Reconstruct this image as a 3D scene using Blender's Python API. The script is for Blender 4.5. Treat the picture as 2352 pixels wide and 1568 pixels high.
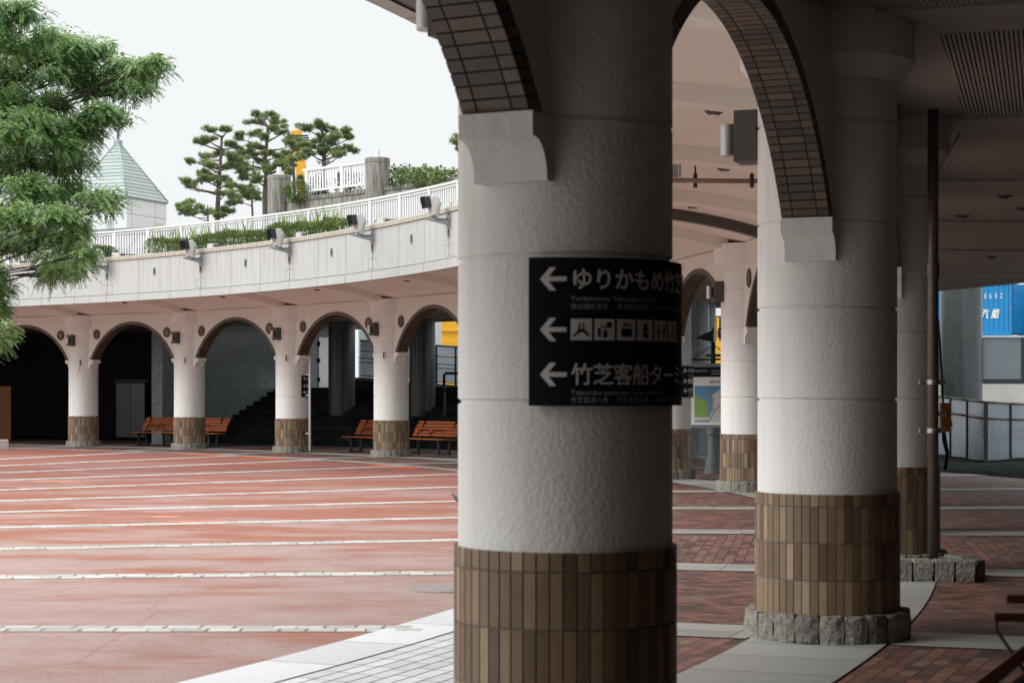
import bpy, bmesh, math, random
import numpy as np
from mathutils import Vector, Matrix

for o in list(bpy.data.objects): bpy.data.objects.remove(o)
SC = bpy.context.scene
COL = SC.collection
random.seed(7); RNG = np.random.default_rng(11)
pi = math.pi; cos = math.cos; sin = math.sin; rad = math.radians

# ------------------------------------------------------------------ camera
FPX, HOR, EYE = 4384.0, 909.0, 1.6          # focal length and horizon of the 2352 px wide picture, eye height
cam = bpy.data.cameras.new('camera'); co = bpy.data.objects.new('camera', cam); COL.objects.link(co)
co.location = (0, 0, EYE); co.rotation_euler = (pi/2, 0, 0)
cam.sensor_width = 36; cam.lens = 36*FPX/2352; cam.shift_y = (HOR-784)/2352
cam.clip_start = .1; cam.clip_end = 3000
cam.dof.use_dof = True; cam.dof.focus_distance = 45; cam.dof.aperture_fstop = 6.3
SC.camera = co
SC.render.resolution_x = 1024; SC.render.resolution_y = 682

# ------------------------------------------------------------------ world: bright overcast
W = bpy.data.worlds.new('World'); SC.world = W; W.use_nodes = True
nt = W.node_tree; nt.nodes.clear()
SUN_EL, SUN_AZ = rad(38), rad(-112)          # azimuth measured from +Y towards +X
sky = nt.nodes.new('ShaderNodeTexSky'); sky.sky_type = 'NISHITA'; sky.sun_disc = False
sky.sun_elevation = SUN_EL; sky.sun_rotation = SUN_AZ
sky.air_density = 1.0; sky.dust_density = 6.0; sky.ozone_density = 1.0
hsv = nt.nodes.new('ShaderNodeHueSaturation'); hsv.inputs['Saturation'].default_value = .12
nt.links.new(sky.outputs[0], hsv.inputs['Color'])
# cloud deck: an overcast sky is brighter overhead than at the horizon
tcw = nt.nodes.new('ShaderNodeTexCoord'); sep = nt.nodes.new('ShaderNodeSeparateXYZ')
nt.links.new(tcw.outputs['Generated'], sep.inputs[0])
mr = nt.nodes.new('ShaderNodeMapRange'); mr.interpolation_type = 'SMOOTHSTEP'
mr.inputs[1].default_value = .2; mr.inputs[2].default_value = .9; mr.inputs[3].default_value = 7.1; mr.inputs[4].default_value = 16.0
nt.links.new(sep.outputs['Z'], mr.inputs[0])
cc = nt.nodes.new('ShaderNodeMix'); cc.data_type = 'RGBA'; cc.blend_type = 'MULTIPLY'; cc.inputs[0].default_value = 1
cc.inputs[6].default_value = (.955, .985, 1.0, 1)
nt.links.new(mr.outputs[0], cc.inputs[7])
mx = nt.nodes.new('ShaderNodeMix'); mx.data_type = 'RGBA'; mx.inputs[0].default_value = .94
nt.links.new(hsv.outputs[0], mx.inputs[6]); nt.links.new(cc.outputs[2], mx.inputs[7])
bg = nt.nodes.new('ShaderNodeBackground'); bg.inputs[1].default_value = .1
nt.links.new(mx.outputs[2], bg.inputs[0])
ow = nt.nodes.new('ShaderNodeOutputWorld'); nt.links.new(bg.outputs[0], ow.inputs[0])

sun = bpy.data.lights.new('sun', 'SUN'); sun.energy = 1.5; sun.angle = rad(24); sun.color = (1, .985, .96)
so = bpy.data.objects.new('sun', sun); COL.objects.link(so)
sd = Vector((sin(SUN_AZ)*cos(SUN_EL), cos(SUN_AZ)*cos(SUN_EL), sin(SUN_EL)))
so.rotation_euler = sd.to_track_quat('Z', 'Y').to_euler(); so.location = (-30, -20, 60)
SC.view_settings.view_transform = 'Standard'; SC.view_settings.look = 'None'
SC.view_settings.exposure = 0.48; SC.view_settings.gamma = 1.0

# ------------------------------------------------------------------ geometry of the place
CX, CY, R = -37.14, 26.30, 41.52             # centre of the round plaza, radius of the column ring
T0, DT = -.451, .1182                        # azimuth of the first column, step between columns
def ang(k): return T0+k*DT
def pol(r, k, z=0.0):
    a = ang(k); return Vector((CX+r*cos(a), CY+r*sin(a), z))
def gr(x, y):                                # picture point on the ground -> metres
    Z = EYE*FPX/(y-HOR); return Vector(((x-1176)/FPX*Z, Z, 0))
def at(x, y, Z):                             # picture point at a known distance -> metres
    return Vector(((x-1176)/FPX*Z, Z, EYE+(HOR-y)/FPX*Z))

# ------------------------------------------------------------------ objects helpers
def tag(o, label=None, cat=None, group=None, kind=None):
    if label: o['label'] = label
    if cat: o['category'] = cat
    if group: o['group'] = group
    if kind: o['kind'] = kind
    return o
def thing(name, label, cat, loc=(0, 0, 0), rz=0.0, group=None):
    o = bpy.data.objects.new(name, None); COL.objects.link(o)
    o.location = loc; o.rotation_euler = (0, 0, rz); o.empty_display_size = .2
    return tag(o, label, cat, group)
def copy_tree(o, parent=None):
    c = o.copy(); COL.objects.link(c); c.parent = parent
    for ch in list(o.children): copy_tree(ch, c)
    return c
def dup(o, loc, rz, label, group=None):
    c = copy_tree(o); c.location = loc; c.rotation_euler = (0, 0, rz); c['label'] = label
    if group: c['group'] = group
    return c

class MB:
    def __init__(s): s.v = []; s.f = []; s.t = []; s.uv = []; s.smooth = []
    def face(s, pts, tone=.5, uv=None, smooth=False):
        n = len(s.v); s.v += [tuple(p) for p in pts]; s.f.append(tuple(range(n, n+len(pts))))
        s.t.append(tone); s.uv.append(uv or [(p[0], p[1]) for p in pts]); s.smooth.append(smooth)
    def idx(s, ids, tone=.5, uv=None, smooth=True):
        s.f.append(tuple(ids)); s.t.append(tone); s.uv.append(uv or [(0, 0)]*len(ids)); s.smooth.append(smooth)
    def box(s, c, size, rz=0, tone=.5, M=None, bevel=0.0):
        hx, hy, hz = size[0]/2, size[1]/2, size[2]/2
        if M is None: M = Matrix.Translation(c) @ Matrix.Rotation(rz, 4, 'Z')
        if bevel > 0:
            b = min(bevel, hx*.9, hy*.9, hz*.9)
            bm = bmesh.new(); bmesh.ops.create_cube(bm, size=1)
            bmesh.ops.scale(bm, vec=(2*hx, 2*hy, 2*hz), verts=bm.verts)
            bmesh.ops.bevel(bm, geom=bm.edges[:], offset=b, segments=2, affect='EDGES', profile=.6)
            s.bm(bm, M, tone); bm.free(); return
        P = [M @ Vector((x*hx, y*hy, z*hz)) for x in (-1, 1) for y in (-1, 1) for z in (-1, 1)]
        for q in ((0, 1, 3, 2), (4, 6, 7, 5), (0, 4, 5, 1), (2, 3, 7, 6), (0, 2, 6, 4), (1, 5, 7, 3)):
            s.face([P[i] for i in q], tone)
    def bm(s, bm, M=Matrix(), tone=.5, smooth=False):
        n = len(s.v); bm.verts.index_update()
        s.v += [tuple(M @ v.co) for v in bm.verts]
        for f in bm.faces: s.idx([n+v.index for v in f.verts], tone, None, smooth)
    def prism(s, poly, z0, z1, tone=.5, M=Matrix()):
        a = [M @ Vector((x, y, z0)) for x, y in poly]; b = [M @ Vector((x, y, z1)) for x, y in poly]
        s.face(a[::-1], tone); s.face(b, tone); n = len(poly)
        for i in range(n): s.face([a[i], a[(i+1) % n], b[(i+1) % n], b[i]], tone)
    def lathe(s, prof, n=48, c=(0, 0, 0), a0=0, a1=2*pi, smooth=True, uvs=None, sharp=True):
        # prof: list of (r,z); each strip has its own vertices so that profile corners stay crisp
        full = abs(a1-a0-2*pi) < 1e-6; m = n if full else n+1
        for i in range(len(prof)-1):
            b = len(s.v)
            for (r, z) in (prof[i], prof[i+1]):
                for j in range(m):
                    a = a0+(a1-a0)*j/n; s.v.append((c[0]+r*cos(a), c[1]+r*sin(a), c[2]+z))
            for j in range(n):
                j2 = (j+1) % m if full else j+1
                u0, u1 = (a0+(a1-a0)*j/n), (a0+(a1-a0)*(j+1)/n); rr = uvs or max(prof[i][0], prof[i+1][0])
                s.idx((b+j, b+j2, b+m+j2, b+m+j), .5,
                      [(u0*rr, prof[i][1]), (u1*rr, prof[i][1]), (u1*rr, prof[i+1][1]), (u0*rr, prof[i+1][1])], smooth)
    def tube(s, path, r, n=8, tone=.5, cap=True):
        path = [Vector(p) for p in path]; rs = r if isinstance(r, (list, tuple)) else [r]*len(path)
        b = len(s.v); up = Vector((0, 0, 1)); prev = None
        for i, p in enumerate(path):
            d = (path[min(i+1, len(path)-1)]-path[max(i-1, 0)])
            d = d.normalized() if d.length > 1e-9 else up
            if prev is None: x = d.cross(up if abs(d.z) < .95 else Vector((1, 0, 0))).normalized()
            else: x = (prev-d*prev.dot(d)).normalized()
            prev = x; y = d.cross(x)
            for j in range(n):
                a = 2*pi*j/n; s.v.append(tuple(p+(x*cos(a)+y*sin(a))*rs[i]))
        for i in range(len(path)-1):
            for j in range(n):
                j2 = (j+1) % n; s.idx((b+i*n+j, b+i*n+j2, b+(i+1)*n+j2, b+(i+1)*n+j), tone)
        if cap:
            s.idx(tuple(b+j for j in range(n))[::-1], tone, None, False)
            s.idx(tuple(b+(len(path)-1)*n+j for j in range(n)), tone, None, False)
    def build(s, name, mat, parent=None, loc=None, rz=None):
        me = bpy.data.meshes.new(name); me.from_pydata(s.v, [], s.f)
        a = me.attributes.new('tone', 'FLOAT', 'FACE'); a.data.foreach_set('value', np.array(s.t, 'f'))
        u = me.uv_layers.new(name='UVMap'); flat = np.array([c for q in s.uv for p in q for c in p], 'f'); u.data.foreach_set('uv', flat)
        me.polygons.foreach_set('use_smooth', np.array(s.smooth, bool))
        me.materials.append(mat); me.update()
        o = bpy.data.objects.new(name, me); COL.objects.link(o)
        if parent: o.parent = parent
        if loc is not None: o.location = loc
        if rz is not None: o.rotation_euler = (0, 0, rz)
        return o

def arc_pts(r, k0, k1, n, z): return [pol(r, k0+(k1-k0)*i/n, z) for i in range(n+1)]
def sweep(mb, prof, k0, k1, n, smooth=True, tone=.5, closed=False, capped=True):
    """Sweep a (r,z) profile round the plaza from bay k0 to k1; uv in metres."""
    m = len(prof); pr = prof+[prof[0]] if closed else prof
    for i in range(len(pr)-1):
        b = len(mb.v)
        for (r, z) in (pr[i], pr[i+1]): mb.v += [tuple(p) for p in arc_pts(r, k0, k1, n, z)]
        L = math.hypot(pr[i+1][0]-pr[i][0], pr[i+1][1]-pr[i][1])
        for j in range(n):
            u0 = (k0+(k1-k0)*j/n)*DT*R; u1 = (k0+(k1-k0)*(j+1)/n)*DT*R
            v0, v1 = (pr[i][1], pr[i+1][1]) if abs(pr[i+1][1]-pr[i][1]) > .5*L else (pr[i][0], pr[i+1][0])
            mb.idx((b+j, b+j+1, b+n+1+j+1, b+n+1+j), tone, [(u0, v0), (u1, v0), (u1, v1), (u0, v1)], smooth)
    if closed and capped:
        for k in (k0, k1): mb.face([pol(r, k, z) for r, z in prof], tone)

# ------------------------------------------------------------------ materials
class N:
    def __init__(s, name):
        s.m = bpy.data.materials.new(name); s.m.use_nodes = True; s.t = s.m.node_tree; s.t.nodes.clear()
        s.out = s.t.nodes.new('ShaderNodeOutputMaterial'); s.p = s.t.nodes.new('ShaderNodeBsdfPrincipled')
        s.t.links.new(s.p.outputs[0], s.out.inputs[0])
    def n(s, t, **kw):
        x = s.t.nodes.new('ShaderNode'+t)
        for k, v in kw.items(): setattr(x, k, v)
        return x
    def l(s, a, b): s.t.links.new(a, b)
    def set(s, sock, v):
        if hasattr(v, 'is_linked') or isinstance(v, bpy.types.NodeSocket): s.l(v, sock)
        else: sock.default_value = v
    def math(s, op, a, b=0.0, c=None):
        x = s.n('Math', operation=op); s.set(x.inputs[0], a); s.set(x.inputs[1], b)
        if c is not None: s.set(x.inputs[2], c)
        return x.outputs[0]
    def mix(s, f, a, b, blend='MIX'):
        x = s.n('Mix', data_type='RGBA', blend_type=blend); s.set(x.inputs[0], f)
        for i, v in ((6, a), (7, b)):
            if isinstance(v, tuple): x.inputs[i].default_value = (*v[:3], 1)
            else: s.l(v, x.inputs[i])
        return x.outputs[2]
    def coord(s, kind='Object', scale=None, rnd=True):
        tc = s.n('TexCoord'); v = tc.outputs[kind]
        if kind == 'Object' and rnd:
            oi = s.n('ObjectInfo'); va = s.n('VectorMath', operation='ADD'); s.l(v, va.inputs[0])
            ml = s.math('MULTIPLY', oi.outputs['Random'], 37.0); cx = s.n('CombineXYZ'); s.l(ml, cx.inputs[0]); s.l(ml, cx.inputs[1]); s.l(ml, cx.inputs[2])
            s.l(cx.outputs[0], va.inputs[1]); v = va.outputs[0]
        if scale:
            mp = s.n('Mapping'); s.l(v, mp.inputs[0]); mp.inputs['Scale'].default_value = scale; v = mp.outputs[0]
        return v
    def noise(s, v, scale, detail=4, rough=.55):
        x = s.n('TexNoise'); s.l(v, x.inputs['Vector']); x.inputs['Scale'].default_value = scale
        x.inputs['Detail'].default_value = detail; x.inputs['Roughness'].default_value = rough; return x.outputs['Fac']
    def ramp(s, f, stops):
        x = s.n('ValToRGB'); s.l(f, x.inputs[0]); e = x.color_ramp.elements
        while len(e) < len(stops): e.new(.5)
        for i, (p, c) in enumerate(stops): e[i].position = p; e[i].color = (*c, 1) if isinstance(c, tuple) else (c, c, c, 1)
        return x.outputs[0]
    def tone(s):
        a = s.n('Attribute'); a.attribute_name = 'tone'; return a.outputs['Fac']
    def bump(s, h, dist, strength=1.0, prev=None):
        b = s.n('Bump'); s.l(h, b.inputs['Height']); b.inputs['Distance'].default_value = dist; b.inputs['Strength'].default_value = strength
        if prev: s.l(prev, b.inputs['Normal'])
        return b.outputs[0]
    def done(s, color, rough=.6, normal=None, metallic=0.0, spec=.5):
        if isinstance(color, tuple): s.p.inputs['Base Color'].default_value = (*color[:3], 1)
        else: s.l(color, s.p.inputs['Base Color'])
        s.set(s.p.inputs['Roughness'], rough); s.p.inputs['Metallic'].default_value = metallic
        s.p.inputs['Specular IOR Level'].default_value = spec
        if normal: s.l(normal, s.p.inputs['Normal'])
        return s.m

def simple(name, c, rough=.6, var=.25, vscale=6, bscale=None, bdist=.002, metallic=0.0, spec=.5):
    n = N(name); v = n.coord(); f = n.noise(v, vscale, 5)
    col = n.mix(f, tuple(x*(1-var) for x in c), tuple(min(1, x*(1+var)) for x in c))
    nm = n.bump(n.noise(v, bscale, 3), bdist) if bscale else None
    return n.done(col, rough, nm, metallic, spec)
def toned(name, stops, rough=.6, vscale=8, bscale=None, bdist=.002, spec=.5, var=.25):
    n = N(name); v = n.coord(); c = n.ramp(n.tone(), stops)
    c = n.mix(1.0, c, n.ramp(n.noise(v, vscale, 5), [(.3, 1-var), (.7, 1.0)]), 'MULTIPLY')
    nm = n.bump(n.noise(v, bscale, 4), bdist) if bscale else None
    return n.done(c, rough, nm, 0, spec)

def m_stucco(name, c, bd=.008):
    n = N(name); v = n.coord()
    col = n.mix(n.noise(v, 1.3, 5), tuple(x*.9 for x in c), c)
    st = n.noise(n.coord(scale=(7, 7, .5)), 2.0, 5)                     # faint run-off streaks
    col = n.mix(n.ramp(st, [(.5, 0.0), (.8, .35)]), col, (c[0]*.62, c[1]*.58, c[2]*.5))
    vo = n.n('TexVoronoi', feature='SMOOTH_F1'); n.l(v, vo.inputs['Vector']); vo.inputs['Scale'].default_value = 48; vo.inputs['Smoothness'].default_value = .6
    h = n.math('ADD', n.math('MULTIPLY', n.noise(v, 80, 3, .6), .7), n.math('ADD', n.math('MULTIPLY', vo.outputs['Distance'], -.9), n.math('MULTIPLY', n.noise(v, 15, 2), .5)))
    return n.done(col, .85, n.bump(h, bd), 0, .25)
STUCCO = m_stucco('stucco', (.83, .84, .815), .0027)
WALLW = m_stucco('stucco_wall', (.77, .785, .72), .004)
n = N('fascia_panel'); v = n.coord(rnd=False)
c = n.mix(n.noise(v, .8, 4), (.47, .495, .49), (.55, .575, .57))
zz = n.n('SeparateXYZ'); n.l(v, zz.inputs[0])
st = n.ramp(n.noise(n.coord(scale=(6, 6, .35), rnd=False), 1.6, 6, .65), [(.48, 0.0), (.76, .75)])
topw = n.n('MapRange'); n.l(zz.outputs['Z'], topw.inputs[0]); topw.inputs[1].default_value = 4.5; topw.inputs[2].default_value = 5.5; topw.inputs[3].default_value = .35; topw.inputs[4].default_value = 1.0
c = n.mix(n.math('MULTIPLY', st, topw.outputs[0]), c, (.29, .28, .24))
FASCIA = n.done(c, .8, n.bump(n.noise(v, 60, 3), .002), 0, .3)
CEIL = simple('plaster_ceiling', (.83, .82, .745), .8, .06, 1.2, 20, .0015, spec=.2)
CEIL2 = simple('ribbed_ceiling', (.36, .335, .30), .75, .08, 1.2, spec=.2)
SLOT = simple('ceiling_slot', (.05, .05, .05), .9)
COPE = simple('coping_tile', (.50, .47, .40), .7, .2, 5)
TILE = toned('brown_tile', [(0, (.125, .083, .052)), (.35, (.19, .13, .079)), (.7, (.265, .187, .113)), (1, (.35, .258, .163))], .42, 14, 60, .001, .5, .15)
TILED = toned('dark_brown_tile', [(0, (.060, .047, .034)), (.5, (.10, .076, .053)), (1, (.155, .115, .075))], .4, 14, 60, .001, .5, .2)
GROUT = simple('grout', (.22, .21, .19), .9)
GRANITE = toned('rough_granite', [(0, (.20, .19, .165)), (1, (.37, .355, .31))], .85, 38, 24, .022, .3, .55)
SLAB = toned('granite_slab', [(0, (.31, .31, .29)), (1, (.43, .43, .405))], .5, 30, 120, .001, .5, .2)
COBBLE = toned('white_cobble', [(0, (.42, .41, .39)), (1, (.66, .65, .62))], .75, 20, 40, .006, .3, .2)
PALE = toned('pale_paver', [(0, (.60, .61, .62)), (1, (.76, .77, .77))], .55, 12, 100, .001, .5, .12)
DARKJ = simple('paving_joint', (.10, .09, .085), .9)

n = N('red_asphalt'); v = n.coord(rnd=False)
big = n.noise(n.coord(scale=(.30, .75, 1), rnd=False), .9, 7, .68); mid = n.noise(v, 1.6, 6, .6); fine = n.noise(v, 220, 2)
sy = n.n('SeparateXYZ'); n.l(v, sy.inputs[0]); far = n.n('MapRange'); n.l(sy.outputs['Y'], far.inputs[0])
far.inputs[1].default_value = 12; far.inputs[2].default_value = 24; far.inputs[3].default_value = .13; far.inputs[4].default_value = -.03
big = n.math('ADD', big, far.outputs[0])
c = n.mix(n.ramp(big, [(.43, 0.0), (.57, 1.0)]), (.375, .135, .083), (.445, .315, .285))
c = n.mix(n.ramp(mid, [(.45, 0.0), (.75, .45)]), c, (.30, .17, .14))
sepx = n.n('SeparateXYZ'); n.l(v, sepx.inputs[0])
c = n.mix(n.ramp(n.noise(n.coord(scale=(.5, 2.2, 1), rnd=False), 1.1, 5), [(.60, 0.0), (.72, .7)]), c, (.42, .125, .06))
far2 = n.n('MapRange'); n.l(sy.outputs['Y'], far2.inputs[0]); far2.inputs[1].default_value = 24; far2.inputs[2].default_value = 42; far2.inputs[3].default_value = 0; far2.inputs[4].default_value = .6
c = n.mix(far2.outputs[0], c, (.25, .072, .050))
grit = n.noise(v, 34, 3, .7)
c = n.mix(n.ramp(grit, [(.36, .5), (.47, 0.0)]), c, (.20, .09, .07)); c = n.mix(n.ramp(grit, [(.60, 0.0), (.72, .45)]), c, (.50, .36, .32))
c = n.mix(n.ramp(fine, [(.35, .35), (.6, 0.0)]), c, (.12, .07, .06))
crk = n.n('TexVoronoi', feature='DISTANCE_TO_EDGE'); n.l(n.mix(.05, v, n.noise(v, 2.5, 4)), crk.inputs['Vector']); crk.inputs['Scale'].default_value = .42
c = n.mix(n.ramp(crk.outputs['Distance'], [(.002, .22), (.006, 0.0)]), c, (.16, .07, .055))
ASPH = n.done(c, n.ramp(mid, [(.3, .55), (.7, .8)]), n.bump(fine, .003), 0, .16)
ORANGE = simple('orange_paint', (.78, .12, .02), .6, .12, 9)
PINKP = simple('repair_patch', (.62, .22, .14), .7, .15, 9)

def herring(name, w=.105):
    n = N(name); tc = n.n('TexCoord'); s = n.n('SeparateXYZ'); n.l(tc.outputs['UV'], s.inputs[0])
    x0 = n.math('DIVIDE', s.outputs[0], w); y0 = n.math('DIVIDE', s.outputs[1], w)
    x = n.math('MULTIPLY', n.math('ADD', x0, y0), .7071); y = n.math('MULTIPLY', n.math('SUBTRACT', y0, x0), .7071)
    i = n.math('FLOOR', x); j = n.math('FLOOR', y); fx = n.math('SUBTRACT', x, i); fy = n.math('SUBTRACT', y, j)
    t = n.math('FLOORED_MODULO', n.math('SUBTRACT', i, j), 4.0)
    is1 = n.math('COMPARE', t, 1.0, .1); is2 = n.math('COMPARE', t, 2.0, .1); hor = n.math('LESS_THAN', t, 1.5)
    px = n.math('ADD', fx, is1); py = n.math('ADD', fy, is2)
    def mn(a, b): return n.math('MINIMUM', a, b)
    dh = mn(mn(px, n.math('SUBTRACT', 2.0, px)), mn(fy, n.math('SUBTRACT', 1.0, fy)))
    dv = mn(mn(py, n.math('SUBTRACT', 2.0, py)), mn(fx, n.math('SUBTRACT', 1.0, fx)))
    d = n.math('ADD', n.math('MULTIPLY', dh, hor), n.math('MULTIPLY', dv, n.math('SUBTRACT', 1.0, hor)))
    cx = n.n('CombineXYZ'); n.l(n.math('SUBTRACT', i, is1), cx.inputs[0]); n.l(n.math('SUBTRACT', j, is2), cx.inputs[1])
    wn = n.n('TexWhiteNoise'); n.l(cx.outputs[0], wn.inputs[0])
    return n, wn.outputs['Value'], n.ramp(d, [(.03, 0.0), (.09, 1.0)])
BR = [(0, (.095, .052, .042)), (.25, (.155, .078, .062)), (.55, (.21, .10, .078)), (.8, (.29, .125, .085)), (1, (.25, .165, .14))]
n, idv, jm = herring('herringbone_brick')
c = n.mix(jm, (.045, .04, .04), n.ramp(idv, BR)); c = n.mix(.25, c, n.ramp(n.noise(n.coord(rnd=False), 1.1, 5), [(.3, (.25, .25, .25)), (.7, (.9, .8, .75))]), 'MULTIPLY')
HERR = n.done(c, .6, n.bump(jm, .003), 0, .3)
def m_brick(name, stops, bw, bh, joint, jc, rough=.55, off=.5, uv=True, bd=.003, spec=.5, vary=.25):
    n = N(name); tc = n.n('TexCoord')
    b = n.n('TexBrick'); n.l(tc.outputs['UV'], b.inputs['Vector']); b.offset = off; b.squash = 1
    b.inputs['Color1'].default_value = (0, 0, 0, 1); b.inputs['Color2'].default_value = (1, 1, 1, 1); b.inputs['Mortar'].default_value = (.5, .5, .5, 1)
    b.inputs['Scale'].default_value = 1; b.inputs['Mortar Size'].default_value = joint; b.inputs['Mortar Smooth'].default_value = .1
    b.inputs['Bias'].default_value = 0; b.inputs['Brick Width'].default_value = bw; b.inputs['Row Height'].default_value = bh
    c = n.ramp(b.outputs['Color'], stops)
    c = n.mix(vary, c, n.ramp(n.noise(n.coord(rnd=False), .9, 5), [(.3, (.35, .35, .35)), (.7, (1, 1, 1))]), 'MULTIPLY')
    c = n.mix(b.outputs['Fac'], c, jc)
    return n.done(c, rough, n.bump(n.math('SUBTRACT', 1.0, b.outputs['Fac']), bd), 0, spec)
RUNB = m_brick('running_brick', BR, .21, .1, .006, (.05, .045, .045), .6, spec=.3)
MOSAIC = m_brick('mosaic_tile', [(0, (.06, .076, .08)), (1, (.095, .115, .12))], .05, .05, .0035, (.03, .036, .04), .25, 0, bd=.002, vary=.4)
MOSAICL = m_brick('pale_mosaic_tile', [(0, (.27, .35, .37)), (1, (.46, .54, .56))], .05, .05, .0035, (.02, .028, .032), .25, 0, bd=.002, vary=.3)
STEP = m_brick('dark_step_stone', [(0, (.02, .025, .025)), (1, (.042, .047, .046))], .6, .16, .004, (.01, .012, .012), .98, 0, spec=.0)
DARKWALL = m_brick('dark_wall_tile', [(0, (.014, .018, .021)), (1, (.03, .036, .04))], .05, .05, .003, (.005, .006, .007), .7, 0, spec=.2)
BLACK = simple('black_metal', (.02, .021, .022), .5, .15)
SIGNB = simple('sign_navy_black', (.008, .011, .016), .7, .1, 3, spec=.12)
SIGNW = simple('sign_white', (.72, .70, .66), .6, .03)
SIGNG = simple('sign_grey', (.40, .40, .38), .6, .03)
SIGNR = simple('sign_red', (.35, .03, .03), .6, .03)
SIGNBL = simple('sign_blue', (.04, .10, .30), .6, .03)
DKGREY = simple('dark_grey_metal', (.075, .072, .066), .55, .15, 5)
STEEL = simple('brushed_steel', (.50, .50, .48), .38, .15, 8, metallic=.9)
GALV = simple('galvanised_steel', (.34, .39, .41), .5, .15, 9, metallic=.3)
LIGHTM = simple('pale_grey_paint', (.58, .57, .54), .55, .1, 6)
WHITEP = simple('white_paint', (.78, .79, .80), .45, .06, 5)
PIPE = N('pipe_paint')
_v = PIPE.coord(); PIPE = PIPE.done(PIPE.mix(PIPE.noise(_v, 3, 5), (.105, .085, .072), (.16, .13, .11)), .38, None, .45)
WOODR = toned('red_wood_slat', [(0, (.42, .10, .025)), (1, (.62, .17, .042))], .5, 10, None, spec=.4)
WOODD = toned('brown_wood_slat', [(0, (.14, .055, .032)), (1, (.22, .09, .055))], .5, 10, None, spec=.4)
CONC = N('weathered_concrete'); _v = CONC.coord()
_c = CONC.mix(CONC.noise(_v, 3, 6, .65), (.20, .195, .17), (.40, .385, .345))
_c = CONC.mix(CONC.ramp(CONC.noise(CONC.coord(scale=(8, 8, .8)), 1.5, 5), [(.42, 0.0), (.7, .9)]), _c, (.085, .08, .065))
CONC = CONC.done(_c, .9, CONC.bump(CONC.noise(_v, 40, 3), .004), 0, .2)
SOIL = simple('soil', (.06, .045, .03), .95, .3, 8, 30, .02)
DECK = simple('deck_paving', (.32, .30, .28), .8, .15)
GROUND = simple('ground_concrete', (.22, .22, .21), .9, .15, .5)
WATER = simple('harbour_water', (.02, .05, .06), .12, .2, 2, 3, .03)
COPPER = toned('copper_roof', [(0, (.34, .395, .38)), (1, (.42, .475, .46))], .5, 3, None, var=.15)
TOWERW = m_brick('tower_panel', [(0, (.74, .75, .755)), (1, (.80, .81, .815))], 2.1, 1.15, .022, (.38, .39, .40), .6, 0, vary=.05)
YELLOW = simple('yellow_paint', (.80, .42, .025), .45, .06, 2)
BLUE = N('container_blue'); _v = BLUE.coord()
_c = BLUE.mix(BLUE.noise(_v, 2.2, 5), (.0, .17, .42), (.005, .23, .52))
_c = BLUE.mix(BLUE.ramp(BLUE.noise(_v, 6, 6, .7), [(.66, 0.0), (.72, .8)]), _c, (.16, .42, .55))
BLUE = BLUE.done(_c, .5)
RUST = simple('rust', (.32, .16, .10), .9, .4, 9)
GLASS = N('sky_reflecting_glass'); _v = GLASS.coord()
GLASS = GLASS.done(GLASS.mix(GLASS.noise(_v, 1.2, 4), (.10, .13, .15), (.17, .20, .22)), .12, None, 0, .8)
PANELG = N('frosted_panel'); _v = PANELG.coord(); _c = PANELG.mix(PANELG.noise(_v, 1.5, 4), (.24, .29, .35), (.42, .47, .53)); PANELG.done(_c, .3)
_t = PANELG.n('BsdfTranslucent'); PANELG.l(_c, _t.inputs['Color']); _m = PANELG.n('MixShader'); _m.inputs[0].default_value = .6
PANELG.l(PANELG.p.outputs[0], _m.inputs[1]); PANELG.l(_t.outputs[0], _m.inputs[2]); PANELG.l(_m.outputs[0], PANELG.out.inputs[0]); PANELG = PANELG.m
ORBOX = simple('orange_box_paint', (.62, .25, .03), .5, .15, 9)
OPANEL = simple('orange_board', (.30, .12, .03), .6, .1)
SEA = simple('map_blue', (.10, .28, .48), .6, .03); MGREEN = simple('map_green', (.22, .40, .10), .6, .1, 8)
MGREY = simple('map_grey', (.33, .34, .34), .6, .03); MLAND = simple('map_land', (.60, .60, .57), .6, .03)
BARK = simple('bark', (.05, .045, .04), .95, .4, 14, 25, .02, spec=.1)
PBARK = simple('pine_bark', (.15, .13, .115), .95, .4, 14, 25, .02, spec=.1)
def m_leaf(name, stops, trans=.35):
    n = N(name); c = n.ramp(n.tone(), stops); n.done(c, .5, None, 0, .35)
    tr = n.n('BsdfTranslucent'); n.l(c, tr.inputs['Color']); mx = n.n('MixShader'); mx.inputs[0].default_value = trans
    n.l(n.p.outputs[0], mx.inputs[1]); n.l(tr.outputs[0], mx.inputs[2]); n.l(mx.outputs[0], n.out.inputs[0]); return n.m
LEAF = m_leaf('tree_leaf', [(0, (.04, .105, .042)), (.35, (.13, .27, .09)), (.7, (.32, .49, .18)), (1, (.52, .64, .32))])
NEEDLE = m_leaf('pine_needle', [(0, (.06, .11, .045)), (.5, (.22, .30, .11)), (1, (.46, .53, .22))], .25)
SHRUB = m_leaf('shrub_leaf', [(0, (.04, .085, .025)), (.5, (.11, .18, .045)), (.85, (.24, .31, .08)), (1, (.30, .19, .08))], .3)
GRASS = m_leaf('grass_blade', [(0, (.12, .20, .04)), (1, (.30, .42, .10))], .3)
LAMPG = simple('lamp_glass', (.80, .80, .78), .3, .03)
BIRD = simple('pigeon_grey', (.16, .17, .19), .7, .3, 12)

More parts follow.
